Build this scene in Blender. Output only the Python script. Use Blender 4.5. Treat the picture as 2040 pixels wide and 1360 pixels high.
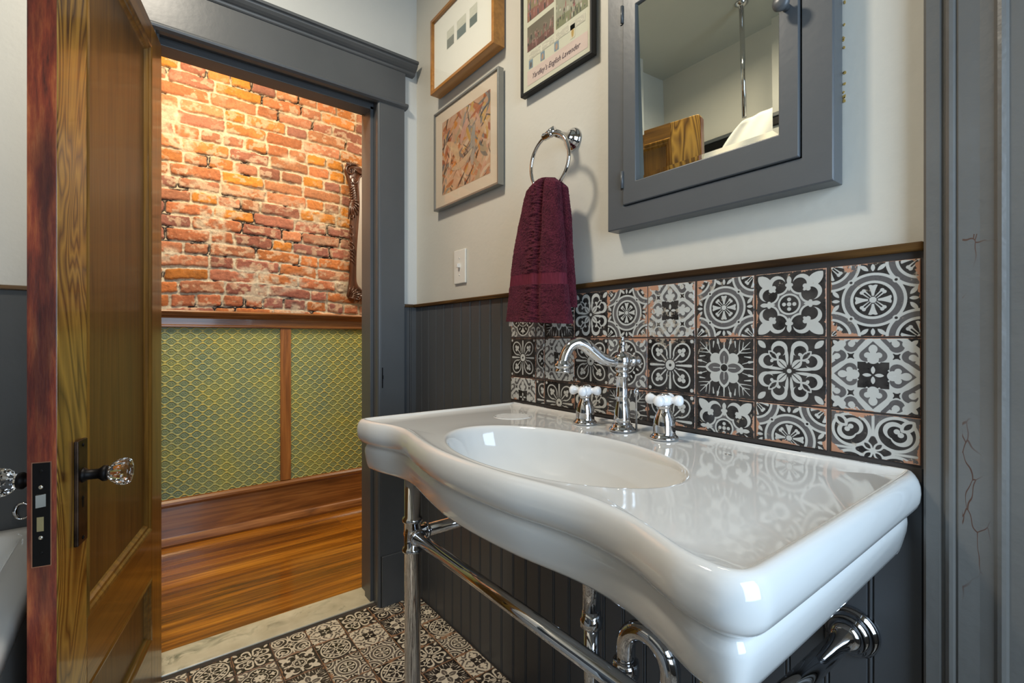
import bpy, bmesh, math, random
import numpy as np
from mathutils import Vector, Matrix
for o in list(bpy.data.objects): bpy.data.objects.remove(o)
C = bpy.context.scene.collection
PI = math.pi
# ---------------- camera, world, lights, exposure ----------------
cam = bpy.data.cameras.new('camera'); cam.lens = 945/2040*36; cam.sensor_width = 36; cam.sensor_fit = 'HORIZONTAL'
cam.shift_y = -6/2040; cam.clip_start = 0.02
co = bpy.data.objects.new('camera', cam); C.objects.link(co)
co.location = (1.81, -.9, 1.06); co.rotation_euler = (PI/2, 0, math.radians(90-37.95))
bpy.context.scene.camera = co
sc = bpy.context.scene
sc.view_settings.view_transform = 'Standard'; sc.view_settings.look = 'None'
sc.view_settings.exposure = 0.0; sc.view_settings.gamma = 1.0; sc.view_settings.use_curve_mapping = False
w = bpy.data.worlds.new('world'); sc.world = w; w.use_nodes = True
w.node_tree.nodes['Background'].inputs[0].default_value = (.75, .85, 1, 1); w.node_tree.nodes['Background'].inputs[1].default_value = .25

def area(name, loc, aim, size, size_y, power, col):
    l = bpy.data.lights.new(name, 'AREA'); l.shape = 'RECTANGLE'; l.size = size; l.size_y = size_y
    l.energy = power; l.color = col
    o = bpy.data.objects.new(name, l); C.objects.link(o); o.location = loc
    o.rotation_euler = (Vector(aim)-Vector(loc)).to_track_quat('-Z', 'Y').to_euler()
    return o
area('bathroom_ceiling_light', (.70, -.92, 2.53), (.95, -.70, 0), .20, .20, 20, (1, .90, .74))
area('window_daylight', (2.62, -.62, 1.25), (.9, -.25, .75), .78, 1.2, 25, (.60, .79, 1))
area('hall_ceiling_light', (-.36, -.75, 2.62), (-1.1, -.45, 1.0), .40, .40, 25, (1, .80, .54))
area('hall_far_light', (-.45, 1.05, 2.55), (-1.0, .3, .8), .40, .40, 17, (1, .84, .64))

# ---------------- helpers ----------------
def link(name, me, parent=None, mat=None):
    o = bpy.data.objects.new(name, me); C.objects.link(o)
    if parent: o.parent = parent
    if mat:
        for m in (mat if isinstance(mat, (list, tuple)) else [mat]): me.materials.append(m)
    return o
def tag(o, label=None, cat=None, group=None, kind=None):
    if label: o['label'] = label
    if cat: o['category'] = cat
    if group: o['group'] = group
    if kind: o['kind'] = kind
    return o
def empty(name, loc=(0, 0, 0), rz=0, label=None, cat=None, group=None):
    o = bpy.data.objects.new(name, None); C.objects.link(o); o.location = loc; o.rotation_euler = (0, 0, rz)
    o.empty_display_size = .05
    return tag(o, label, cat, group)
class MB:
    def __init__(s): s.v = []; s.f = []; s.m = []; s.sm = []
    def add(s, vs, fs, mi=0, smooth=False):
        b = len(s.v); s.v += [tuple(v) for v in vs]
        for f in fs: s.f.append([b+i for i in f]); s.m.append(mi); s.sm.append(smooth)
        return s
    def box(s, a, b, mi=0):
        x0, y0, z0 = a; x1, y1, z1 = b
        v = [(x0,y0,z0),(x1,y0,z0),(x1,y1,z0),(x0,y1,z0),(x0,y0,z1),(x1,y0,z1),(x1,y1,z1),(x0,y1,z1)]
        return s.add(v, [(0,3,2,1),(4,5,6,7),(0,1,5,4),(1,2,6,5),(2,3,7,6),(3,0,4,7)], mi)
    def lathe(s, prof, M=None, n=32, mi=0, cap=True):
        M = M or Matrix()
        v = []; f = []
        for r, z in prof:
            for i in range(n):
                a = 2*PI*i/n; v.append(M @ Vector((r*math.cos(a), r*math.sin(a), z)))
        k = len(prof)
        for j in range(k-1):
            for i in range(n):
                f.append((j*n+i, j*n+(i+1) % n, (j+1)*n+(i+1) % n, (j+1)*n+i))
        if cap: f.append(tuple(range(n-1, -1, -1))); f.append(tuple((k-1)*n+i for i in range(n)))
        return s.add(v, f, mi, True)
    def tube(s, pts, r, n=20, mi=0, closed=False, cap=True):
        pts = [Vector(p) for p in pts]; N = len(pts)
        rr = r if isinstance(r, (list, tuple)) else [r]*N
        T = []
        for i in range(N):
            if closed: t = pts[(i+1) % N]-pts[i-1]
            else: t = pts[min(i+1, N-1)]-pts[max(i-1, 0)]
            T.append(t.normalized())
        u = T[0].orthogonal().normalized(); v = []; f = []
        for i in range(N):
            u = (u-T[i]*u.dot(T[i])).normalized(); w_ = T[i].cross(u)
            for k in range(n):
                a = 2*PI*k/n; v.append(pts[i]+(u*math.cos(a)+w_*math.sin(a))*rr[i])
        R = N if closed else N-1
        for i in range(R):
            j = (i+1) % N
            for k in range(n): f.append((i*n+k, i*n+(k+1) % n, j*n+(k+1) % n, j*n+k))
        if cap and not closed: f.append(tuple(range(n-1, -1, -1))); f.append(tuple((N-1)*n+k for k in range(n)))
        return s.add(v, f, mi, True)
    def prism(s, poly, fn, h0, h1, mi=0, smooth=False):   # poly 2d list, fn(a,b,h)->3d
        n = len(poly)
        v = [fn(a, b, h0) for a, b in poly]+[fn(a, b, h1) for a, b in poly]
        f = [(i, (i+1) % n, n+(i+1) % n, n+i) for i in range(n)]
        s.add(v, f, mi, smooth); b0 = len(s.v)-2*n
        s.f.append([b0+i for i in range(n-1, -1, -1)]); s.f.append([b0+n+i for i in range(n)]); s.m += [mi, mi]; s.sm += [False, False]
        return s
    def build(s, name, mat=None, parent=None, bevel=0, seg=2, fix=True, autosmooth=None):
        me = bpy.data.meshes.new(name); me.from_pydata(s.v, [], s.f)
        me.polygons.foreach_set('material_index', s.m); me.polygons.foreach_set('use_smooth', s.sm)
        if fix:
            b = bmesh.new(); b.from_mesh(me); bmesh.ops.recalc_face_normals(b, faces=b.faces); b.to_mesh(me); b.free()
        o = link(name, me, parent, mat)
        if bevel:
            m = o.modifiers.new('bevel', 'BEVEL'); m.width = bevel; m.segments = seg; m.limit_method = 'ANGLE'; m.angle_limit = math.radians(40)
        return o
def grid_mesh(name, P, fac=None, attrs=None, smooth=True, closed_u=False):
    """P: (ny,nx,3) array"""
    ny, nx = P.shape[:2]
    idx = np.arange(nx*ny).reshape(ny, nx)
    a = idx[:-1, :-1].ravel(); b = idx[:-1, 1:].ravel(); c = idx[1:, 1:].ravel(); d = idx[1:, :-1].ravel()
    if closed_u:
        a = np.concatenate([a, idx[:-1, -1]]); b = np.concatenate([b, idx[:-1, 0]]); c = np.concatenate([c, idx[1:, 0]]); d = np.concatenate([d, idx[1:, -1]])
    return raw_mesh(name, P.reshape(-1, 3), np.stack([a, b, c, d], 1), attrs, smooth)
def raw_mesh(name, V, F, attrs=None, smooth=True):
    me = bpy.data.meshes.new(name); nv = len(V); nf = len(F)
    me.vertices.add(nv); me.vertices.foreach_set('co', np.asarray(V, np.float32).ravel())
    me.loops.add(nf*4); me.loops.foreach_set('vertex_index', np.asarray(F, np.int32).ravel())
    me.polygons.add(nf); me.polygons.foreach_set('loop_start', np.arange(0, nf*4, 4, dtype=np.int32))
    me.polygons.foreach_set('use_smooth', np.full(nf, smooth))
    me.update(calc_edges=True)
    for k, A in (attrs or {}).items():
        A = np.asarray(A, np.float32)
        if A.ndim == 1 or (A.ndim == 2 and A.shape[0]*A.shape[1] == nv and A.shape[-1] != 3):
            at = me.attributes.new(k, 'FLOAT', 'POINT'); at.data.foreach_set('value', A.ravel())
        else:
            at = me.attributes.new(k, 'FLOAT_VECTOR', 'POINT'); at.data.foreach_set('vector', A.reshape(-1, 3).ravel())
    return me
# numpy noise
def vn(x, y, seed=0):
    xi = np.floor(x).astype(np.int64); yi = np.floor(y).astype(np.int64); fx = x-xi; fy = y-yi
    fx = fx*fx*(3-2*fx); fy = fy*fy*(3-2*fy)
    def h(a, b):
        n = (a*374761393+b*668265263+seed*982451653) & 0xffffffff
        n = ((n ^ (n >> 13))*1274126177) & 0xffffffff
        return ((n ^ (n >> 16)) & 0xffff)/65535.
    return (h(xi, yi)*(1-fx)+h(xi+1, yi)*fx)*(1-fy)+(h(xi, yi+1)*(1-fx)+h(xi+1, yi+1)*fx)*fy
def fbm(x, y, seed=0, o=4):
    s = 0; a = .5; t = 0
    for k in range(o): s = s+a*vn(x*2**k, y*2**k, seed+k*7); t += a; a *= .5
    return s/t
def sstep(a, b, x):
    t = np.clip((x-a)/(b-a), 0, 1); return t*t*(3-2*t)

# ---------------- materials ----------------
class NT:
    def __init__(s, name, rough=.5, metal=0, col=(.5, .5, .5), coat=0, spec=.5):
        s.m = bpy.data.materials.new(name); s.m.use_nodes = True; s.t = s.m.node_tree
        s.b = s.t.nodes['Principled BSDF']; s.b.inputs['Roughness'].default_value = rough; s.b.inputs['Metallic'].default_value = metal
        s.b.inputs['Base Color'].default_value = (*col, 1); s.b.inputs['Coat Weight'].default_value = coat
        s.b.inputs['Specular IOR Level'].default_value = spec
        s.b.inputs['Coat Roughness'].default_value = .08
    def n(s, ty, **k):
        nd = s.t.nodes.new(ty)
        for a, v in k.items():
            if a.startswith('i_'):
                key = a[2:].replace('_', ' ')
                if key.isdigit(): key = int(key)
                if hasattr(v, 'is_output') or isinstance(v, bpy.types.NodeSocket): s.t.links.new(v, nd.inputs[key])
                else: nd.inputs[key].default_value = v
            else: setattr(nd, a, v)
        return nd
    def l(s, a, b): s.t.links.new(a, b)
    def co(s, scale=(1, 1, 1), rot=(0, 0, 0), kind='Object', loc=(0, 0, 0)):
        tc = s.n('ShaderNodeTexCoord'); mp = s.n('ShaderNodeMapping'); s.l(tc.outputs[kind], mp.inputs[0])
        mp.inputs['Scale'].default_value = scale; mp.inputs['Rotation'].default_value = rot; mp.inputs['Location'].default_value = loc
        return mp.outputs[0]
    def noise(s, vec, scale=5, detail=4, rough=.5, dist=0):
        nd = s.n('ShaderNodeTexNoise'); s.l(vec, nd.inputs['Vector'])
        nd.inputs['Scale'].default_value = scale; nd.inputs['Detail'].default_value = detail
        nd.inputs['Roughness'].default_value = rough; nd.inputs['Distortion'].default_value = dist
        return nd.outputs['Fac']
    def ramp(s, fac, stops, interp='LINEAR'):
        nd = s.n('ShaderNodeValToRGB'); s.l(fac, nd.inputs[0]); cr = nd.color_ramp; cr.interpolation = interp
        while len(cr.elements) < len(stops): cr.elements.new(.5)
        for e, (p, c) in zip(cr.elements, stops):
            e.position = p; e.color = (*c, 1) if len(c) == 3 else c
        return nd.outputs[0]
    def mix(s, fac, a, b, blend='MIX'):
        nd = s.n('ShaderNodeMix', data_type='RGBA', blend_type=blend)
        for k, v in ((0, fac), (6, a), (7, b)):
            if isinstance(v, bpy.types.NodeSocket): s.l(v, nd.inputs[k])
            elif k == 0: nd.inputs[k].default_value = v
            else: nd.inputs[k].default_value = (*v, 1)
        return nd.outputs[2]
    def math(s, op, a, b=0, clamp=False):
        nd = s.n('ShaderNodeMath', operation=op, use_clamp=clamp)
        for k, v in ((0, a), (1, b)):
            if isinstance(v, bpy.types.NodeSocket): s.l(v, nd.inputs[k])
            else: nd.inputs[k].default_value = v
        return nd.outputs[0]
    def attr(s, name, vec=False):
        nd = s.n('ShaderNodeAttribute', attribute_name=name); return nd.outputs['Color' if vec else 'Fac']
    def color(s, v): s.l(v, s.b.inputs['Base Color']); return s
    def rough(s, v): s.l(v, s.b.inputs['Roughness']); return s
    def bump(s, h, strength=.3, dist=.01):
        nd = s.n('ShaderNodeBump'); nd.inputs['Strength'].default_value = strength; nd.inputs['Distance'].default_value = dist
        s.l(h, nd.inputs['Height']); s.l(nd.outputs[0], s.b.inputs['Normal']); return s
M = {}
def paint(name, col, rough, var=.06, bs=.12, coat=0, chips=None):
    t = NT(name, rough, coat=coat)
    c = t.co(); n1 = t.noise(c, 3, 5); n2 = t.noise(c, 60, 3)
    a = tuple(x*(1-var) for x in col); b = tuple(min(1, x*(1+var)) for x in col)
    k = t.ramp(n1, [(.3, a), (.7, b)])
    if chips:
        n3 = t.noise(t.co((1, 1, .55)), chips[2], 6, .65)
        k = t.mix(t.ramp(n3, [(chips[0], (0, 0, 0)), (chips[0]+.012, (1, 1, 1))]), k, chips[1])
    t.color(k); t.bump(n2, bs, .002); return t.m
M['plaster'] = paint('plaster_paint', (.61, .585, .515), .38, .03, .25, chips=(.765, (.16, .11, .06), 23))
M['plaster_cool'] = paint('plaster_paint_cool', (.61, .62, .60), .4, .03, .25, chips=(.77, (.10, .10, .10), 19))
M['ceiling'] = paint('ceiling_paint', (.50, .50, .44), .6, .03, .1)
M['grey'] = paint('slate_grey_paint', (.086, .092, .098), .36, .10, .12)
M['wains'] = paint('wainscot_grey_paint', (.070, .073, .077), .36, .12, .12)
M['white_plastic'] = paint('switch_plastic', (.78, .76, .70), .3, .01, 0)
M['casing'] = paint('casing_grey_paint', (.085, .093, .098), .38, .10, .5)
t = NT('cracked_grey_paint', .4); c = t.co((1, 1, .35)); cz = t.co()
base = t.ramp(t.noise(cz, 4, 5), [(.3, (.108, .104, .096)), (.7, (.138, .132, .120))])
wv = t.n('ShaderNodeTexVoronoi', feature='DISTANCE_TO_EDGE'); ds = t.n('ShaderNodeVectorMath', operation='ADD')
ns = t.n('ShaderNodeTexNoise'); t.l(c, ns.inputs['Vector']); ns.inputs['Scale'].default_value = 30
sc_ = t.n('ShaderNodeVectorMath', operation='SCALE'); t.l(ns.outputs['Color'], sc_.inputs[0]); sc_.inputs['Scale'].default_value = .03
t.l(c, ds.inputs[0]); t.l(sc_.outputs[0], ds.inputs[1]); t.l(ds.outputs[0], wv.inputs['Vector']); wv.inputs['Scale'].default_value = 40
line = t.ramp(wv.outputs[0], [(.010, (1, 1, 1)), (.022, (0, 0, 0))])
msk = t.ramp(t.noise(t.co((1, 1, .25)), 9, 2), [(.43, (0, 0, 0)), (.47, (1, 1, 1))])
sp = t.n('ShaderNodeSeparateXYZ'); t.l(cz, sp.inputs[0])
zm = t.math('MULTIPLY', t.math('MULTIPLY', t.math('GREATER_THAN', sp.outputs[2], .70), t.math('LESS_THAN', sp.outputs[2], 1.20)), t.math('MULTIPLY', t.math('GREATER_THAN', sp.outputs[0], 1.678), t.math('LESS_THAN', sp.outputs[0], 1.712)))
fm = t.math('MULTIPLY', t.math('MULTIPLY', line, msk), zm)
t.color(t.mix(fm, base, (.075, .035, .022))); t.bump(t.noise(cz, 50, 3), .35, .003); M['cracked'] = t.m
t = NT('chrome', .06, 1, (.60, .60, .61)); t.rough(t.ramp(t.noise(t.co(), 40, 3), [(.3, (.03, .03, .03)), (.8, (.09, .09, .09))])); M['chrome'] = t.m
M['porcelain'] = NT('glazed_porcelain', .06, 0, (.69, .69, .67), coat=.5).m
M['porcelain_handle'] = NT('white_porcelain_handle', .12, 0, (.86, .86, .87), coat=.5).m
M['tub'] = NT('tub_enamel', .15, 0, (.72, .73, .72), coat=.4).m
t = NT('aged_bronze', .42, 1, (.05, .038, .03)); t.color(t.ramp(t.noise(t.co(), 30, 4), [(.35, (.03, .024, .02)), (.75, (.16, .10, .07))])); M['bronze'] = t.m
M['bronze_dark'] = NT('dark_bronze', .5, .8, (.012, .011, .011)).m
M['copper_edge'] = NT('worn_copper_edge', .4, .8, (.45, .22, .14)).m
M['steel'] = NT('worn_steel', .28, 1, (.62, .58, .50)).m
t = NT('brass_bolt', .45, 1, (.50, .44, .25)); M['brass'] = t.m
t = NT('knob_glass', .02, 0, (1, 1, 1)); t.b.inputs['Transmission Weight'].default_value = 1; t.b.inputs['IOR'].default_value = 1.5; M['glass'] = t.m
t = NT('picture_glass'); tr0 = t.n('ShaderNodeBsdfTransparent'); gl0 = t.n('ShaderNodeBsdfGlossy'); gl0.inputs['Roughness'].default_value = .01
fz = t.n('ShaderNodeLayerWeight'); fq = t.math('ADD', t.math('MULTIPLY', t.math('POWER', fz.outputs['Facing'], 4.0), .35), .015); mx0_ = t.n('ShaderNodeMixShader'); t.l(fq, mx0_.inputs[0]); t.l(tr0.outputs[0], mx0_.inputs[1]); t.l(gl0.outputs[0], mx0_.inputs[2])
t.l(mx0_.outputs[0], t.t.nodes['Material Output'].inputs['Surface']); M['pglass'] = t.m
# mirror with a few worn spots
t = NT('mirror_silver', .012, 1, (.80, .81, .72)); n3 = t.noise(t.co(), 38, 5, .6)
k = t.ramp(n3, [(.77, (0, 0, 0)), (.785, (1, 1, 1))]); t.color(t.mix(k, (.80, .81, .72), (.55, .40, .14)))
t.rough(t.mix(k, (.012, .012, .012), (.5, .5, .5))); M['mirror'] = t.m
M['hall_mirror'] = NT('hall_mirror_silver', .03, 1, (.9, .88, .86)).m

def wood(name, c0, c1, c2, axis='Z', scale=1, rough=.3, coat=.35, figure=.5, seed=0, wear=None):
    """straight oak grain along one axis with wider growth figure"""
    t = NT(name, rough, coat=coat)
    sv = {'Z': (14, 14, 1.0), 'Y': (14, 1.0, 14), 'X': (1.0, 14, 14)}[axis]; sv = tuple(x*scale for x in sv)
    sf = {'Z': (90, 90, 4), 'Y': (90, 4, 90), 'X': (4, 90, 90)}[axis]
    c = t.co(sv, loc=(seed, seed*.7, seed*.3)); f = t.co(sf)
    n1 = t.noise(c, 1.0, 3, .5, .8)
    rg = t.math('FRACT', t.math('MULTIPLY', n1, 9.0*figure+2))
    tri = t.math('ABSOLUTE', t.math('SUBTRACT', rg, .5))
    n2 = t.noise(f, 1.0, 5, .6)
    v = t.math('ADD', t.math('MULTIPLY', tri, .75*figure+.25), t.math('MULTIPLY', n2, .62), True)
    k = t.ramp(v, [(.12, c0), (.42, c1), (.78, c2)])
    big = t.ramp(t.noise(t.co(tuple(x*.12 for x in sv)), 1.2, 2), [(.35, (.62, .62, .62)), (.65, (1.15, 1.1, 1.0))])
    k = t.mix(1.0, k, big, 'MULTIPLY')
    t.color(k); t.bump(n2, .16, .003)
    return t
M['oak'] = wood('oak_varnish', (.07, .028, .005), (.21, .10, .016), (.36, .185, .03), figure=.35).m
M['oak_panel'] = wood('oak_panel_varnish', (.066, .027, .005), (.17, .080, .013), (.26, .13, .021), figure=.15, seed=2, rough=.42, coat=.1).m
M['oak_rail'] = wood('oak_rail_varnish', (.062, .024, .005), (.19, .086, .013), (.33, .155, .024), axis='X', figure=.3, seed=5).m
# bold cathedral figure for the lock stile
t = NT('oak_figured', .3, coat=.35); c = t.co((7, 7, 1.5)); n1 = t.noise(c, 1.0, 2, .4, 1.2)
ring = t.math('FRACT', t.math('MULTIPLY', n1, 17)); tri = t.math('ABSOLUTE', t.math('SUBTRACT', ring, .55))
n2 = t.noise(t.co((110, 110, 4)), 1, 4, .6); v = t.math('ADD', t.math('MULTIPLY', tri, 1.25), t.math('MULTIPLY', n2, .40), True)
t.color(t.ramp(v, [(.16, (.05, .019, .004)), (.36, (.20, .093, .014)), (.8, (.46, .25, .042))])); t.bump(n2, .15, .003); M['oak_fig'] = t.m
t = NT('red_brown_edge', .42, coat=.15); c = t.co((60, 60, 7)); n1 = t.noise(c, 1, 6, .7); n2 = t.noise(t.co((30, 30, 4.5), loc=(3, 2, 0)), 1, 5)
k = t.ramp(n1, [(.32, (.08, .018, .012)), (.48, (.27, .045, .020)), (.60, (.42, .105, .035)), (.76, (.58, .24, .09))])
k2 = t.ramp(n2, [(.36, (.34, .30, .38)), (.62, (1.2, 1.1, .95))]); t.color(t.mix(1, k, k2, 'MULTIPLY')); t.bump(n1, .3, .004); M['red'] = t.m
M['hall_wood'] = wood('hall_trim_wood', (.06, .022, .008), (.23, .092, .026), (.40, .19, .06), axis='Y', figure=.35).m
M['hall_wood_v'] = wood('hall_stile_wood', (.07, .026, .008), (.25, .10, .026), (.42, .19, .055), axis='Z', figure=.2).m
M['cap'] = wood('cap_moulding_wood', (.006, .003, .001), (.036, .016, .004), (.13, .066, .016), axis='X', figure=.6, coat=0, rough=.75).m; M['cap'].node_tree.nodes['Principled BSDF'].inputs['Specular IOR Level'].default_value = .2
M['cap_y'] = wood('cap_moulding_wood_side', (.012, .006, .002), (.06, .030, .008), (.17, .095, .030), axis='Y', figure=.6, coat=.5).m
M['frame_wood'] = wood('picture_frame_wood', (.22, .085, .015), (.40, .175, .035), (.52, .26, .06), axis='X', figure=.1, coat=.2).m
M['carved'] = wood('carved_walnut', (.018, .008, .005), (.075, .028, .016), (.14, .055, .032), figure=.2, coat=.4).m
# hall floor boards (run along Y)
t = NT('pine_floorboards', .22, coat=.5); c = t.co((1, 1, 1), rot=(0, 0, PI/2))
bk = t.n('ShaderNodeTexBrick', offset=.37, offset_frequency=3); t.l(c, bk.inputs['Vector'])
for k_, v_ in (('Scale', 1), ('Mortar Size', .0012), ('Brick Width', 1.9), ('Row Height', .062)): bk.inputs[k_].default_value = v_
bk.inputs['Color1'].default_value = (.35, .35, .35, 1); bk.inputs['Color2'].default_value = (1, 1, 1, 1); bk.inputs['Mortar'].default_value = (.03, .03, .03, 1)
g = t.noise(t.co((60, 2.2, 1)), 1, 5, .6, .5); g2 = t.noise(t.co((16, .9, 1)), 1, 3, .5, .3)
k = t.ramp(t.math('ADD', t.math('MULTIPLY', g, .5), t.math('MULTIPLY', g2, .5)), [(.34, (.07, .020, .003)), (.46, (.25, .082, .006)), (.56, (.43, .16, .012)), (.68, (.66, .29, .025))])
k = t.mix(.62, k, bk.outputs['Color'], 'MULTIPLY')
wr = t.ramp(t.noise(t.co((9, 3, 1), loc=(3, 1, 0)), 1, 6, .7), [(.66, (0, 0, 0)), (.72, (1, 1, 1))])
k = t.mix(t.math('MULTIPLY', wr, .5), k, (.11, .085, .06)); t.color(k); t.bump(g, .1, .003); t.rough(t.ramp(g2, [(.3, (.14, .14, .14)), (.7, (.36, .36, .36))])); M['boards'] = t.m
# marble
t = NT('cream_marble', .25, coat=.3); c = t.co((1, 1, 1), rot=(0, 0, .7)); n1 = t.noise(c, 9, 8, .65, 1.5); n2 = t.noise(t.co((4, 1.6, 1)), 2.5, 2)
v = t.math('MULTIPLY', t.ramp(n1, [(.50, (0, 0, 0)), (.62, (1, 1, 1))]), t.ramp(n2, [(.42, (0, 0, 0)), (.62, (1, 1, 1))]))
k = t.ramp(t.noise(t.co(), 14, 4), [(.3, (.50, .45, .33)), (.7, (.64, .60, .46))]); t.color(t.mix(v, k, (.17, .18, .13))); M['marble'] = t.m
# encaustic tiles: attribute 'pat' 0 black .5 grey 1 white, 'edge' distance to the tile edge
def tilemat(name, wh, gy, bl, ter, wear):
    t = NT(name, .36, coat=.06, spec=.35); p = t.attr('pat'); e = t.attr('edge'); c = t.co()
    k = t.ramp(p, [(.0, bl), (.2, bl), (.45, gy), (.55, gy), (.8, wh), (1, wh)])
    n1 = t.noise(c, 26, 5, .65); n2 = t.noise(c, 90, 5, .7); n0 = t.noise(c, 4.5, 2)
    k = t.mix(t.math('MULTIPLY', t.ramp(n1, [(.35, (0, 0, 0)), (.75, (1, 1, 1))]), .18), k, (.30, .27, .25))
    # chipped border showing the clay
    lim = t.math('MULTIPLY', t.math('MULTIPLY', t.math('SUBTRACT', n1, .52, True), t.math('SUBTRACT', n0, .40, True)), wear)
    ch = t.math('GREATER_THAN', t.math('ADD', lim, .0030), t.math('ADD', e, t.math('MULTIPLY', n2, .0042)))
    k = t.mix(ch, k, ter)
    sc2 = t.ramp(t.math('MULTIPLY', n2, t.math('ADD', n0, .45)), [(.60, (0, 0, 0)), (.64, (1, 1, 1))])
    k = t.mix(t.math('MULTIPLY', sc2, .7), k, (.42, .36, .28))
    t.color(k); t.rough(t.ramp(n1, [(.3, (.2, .2, .2)), (.7, (.42, .42, .42))])); t.bump(p, .04, .0005); return t.m
M['tile'] = tilemat('patterned_wall_tile', (.52, .52, .485), (.098, .092, .092), (.013, .012, .012), (.46, .24, .15), .80)
M['ftile'] = tilemat('patterned_floor_tile', (.72, .65, .52), (.12, .10, .085), (.018, .014, .011), (.36, .20, .11), .35)
M['grout'] = paint('dark_grout', (.045, .038, .034), .8, .3, .3)
# brick / lincrusta from attributes
t = NT('old_brick', .85); a = t.attr('col', True); n = t.noise(t.co(), 90, 5, .7); n5 = t.noise(t.co(), 260, 3, .6)
t.color(t.mix(1, a, t.ramp(n, [(.25, (.72, .70, .68)), (.7, (1.18, 1.18, 1.18))]), 'MULTIPLY')); t.bump(t.math('ADD', n, n5), .55, .004); M['brick'] = t.m
t = NT('embossed_wallcovering', .5, coat=.1); a = t.attr('hgt'); c = t.co()
g1 = t.ramp(t.noise(c, 5, 3), [(.35, (.19, .26, .155)), (.65, (.30, .33, .10))]); g2 = t.ramp(t.noise(c, 7, 3), [(.35, (.60, .58, .18)), (.65, (.78, .62, .10))])
t.color(t.mix(t.ramp(a, [(.55, (0, 0, 0)), (.95, (1, 1, 1))]), g1, g2)); M['linc'] = t.m
# towel
def terry(name, c0, c1):
    t = NT(name, .95, spec=.15); n = t.noise(t.co(), 330, 3, .6); n2 = t.noise(t.co(), 40, 3)
    v = t.math('ADD', t.math('MULTIPLY', n, .7), t.math('MULTIPLY', n2, .3)); t.color(t.ramp(v, [(.32, c0), (.66, c1)])); t.bump(n, 1, .004)
    t.b.inputs['Sheen Weight'].default_value = .15; t.b.inputs['Sheen Roughness'].default_value = .5; t.b.inputs['Sheen Tint'].default_value = (.8, .35, .45, 1); return t.m
M['towel'] = terry('burgundy_terry', (.018, .002, .005), (.135, .020, .036))
t = NT('burgundy_woven_band', .8, spec=.2); t.color(t.ramp(t.noise(t.co((500, 500, 30)), 1, 3), [(.3, (.085, .010, .020)), (.7, (.16, .022, .042))])); M['band'] = t.m
M['cloth_white'] = paint('white_cloth', (.80, .77, .70), .9, .04, .3)
M['paper'] = paint('picture_mat_board', (.80, .79, .70), .7, .01, .02)
M['paper_pink'] = paint('cream_mat_board', (.60, .50, .38), .7, .02, .02)
M['black_frame'] = NT('black_frame_lacquer', .45, 0, (.010, .010, .010), spec=.3).m
M['silver_frame'] = paint('brushed_silver_frame', (.30, .30, .28), .35, .15, .1); M['silver_frame'].node_tree.nodes['Principled BSDF'].inputs['Metallic'].default_value = .7
M['ink'] = NT('print_ink', .6, 0, (.06, .03, .05)).m
t = NT('attribute_print', .55); t.color(t.attr('col', True)); M['print'] = t.m
M['flex'] = paint('braided_hose', (.35, .35, .36), .35, .3, .8); M['flex'].node_tree.nodes['Principled BSDF'].inputs['Metallic'].default_value = 1

# ---------------- room shell ----------------
def struct(o, label=None): o['kind'] = 'structure'; 
CEIL = 2.58
def slab(name, a, b, mat, bevel=0, parent=None):
    o = MB().box(a, b).build(name, M[mat] if isinstance(mat, str) else mat, parent, bevel)
    if not parent: o['kind'] = 'structure'
    return o
slab('floor', (-.035, -1.86, -.06), (2.82, .06, -.002), 'grout')
slab('floor_hall', (-1.30, -2.6, -.06), (-.165, 1.7, 0), 'boards')
slab('ceiling', (-.02, -1.86, CEIL), (2.82, .12, CEIL+.1), 'ceiling')
slab('ceiling_hall', (-1.30, -2.6, 2.75), (-.15, 1.7, 2.85), 'ceiling')
slab('wall_right', (.0, .006, -.06), (2.72, .12, CEIL), 'plaster')
slab('wall_back', (-.02, -1.86, -.06), (2.72, -1.74, CEIL), 'plaster')
# door wall: solid on both sides of the opening and above it, one mesh
DW = MB()
DW.box((-.165, -2.6, -.06), (0, -.865, 2.8)).box((-.165, -.150, -.06), (0, 1.7, 2.8)).box((-.165, -.865, 2.012), (0, -.150, 2.8))
o = DW.build('wall_left', M['plaster_cool']); o['kind'] = 'structure'
# wall behind the camera with the window
WF = MB()
WF.box((2.72, -1.86, -.06), (2.82, -1.07, CEIL)).box((2.72, -.17, -.06), (2.82, .12, CEIL)).box((2.72, -1.07, -.06), (2.82, -.17, .60)).box((2.72, -1.07, 1.95), (2.82, -.17, CEIL))
o = WF.build('wall_front', M['plaster']); o['kind'] = 'structure'
WN = MB().box((2.73, -1.07, .60), (2.80, -1.02, 1.95)).box((2.73, -.22, .60), (2.80, -.17, 1.95)).box((2.73, -1.02, .60), (2.80, -.22, .65)).box((2.73, -1.02, 1.90), (2.80, -.22, 1.95)).box((2.74, -1.02, 1.26), (2.79, -.22, 1.30))
wn = WN.build('window_1', M['grey']); wn['kind'] = 'structure'
MB().box((2.762, -1.02, .65), (2.766, -.22, 1.90)).build('window_pane', M['pglass'], wn)
slab('wall_hall_end', (-1.30, 1.7, -.06), (0, 1.8, 2.8), 'plaster')
slab('wall_hall_front', (-1.30, -2.7, -.06), (0, -2.6, 2.8), 'plaster')
slab('wall_hall', (-1.30, -2.6, -.06), (-1.185, 1.7, 2.8), 'grout')

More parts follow.
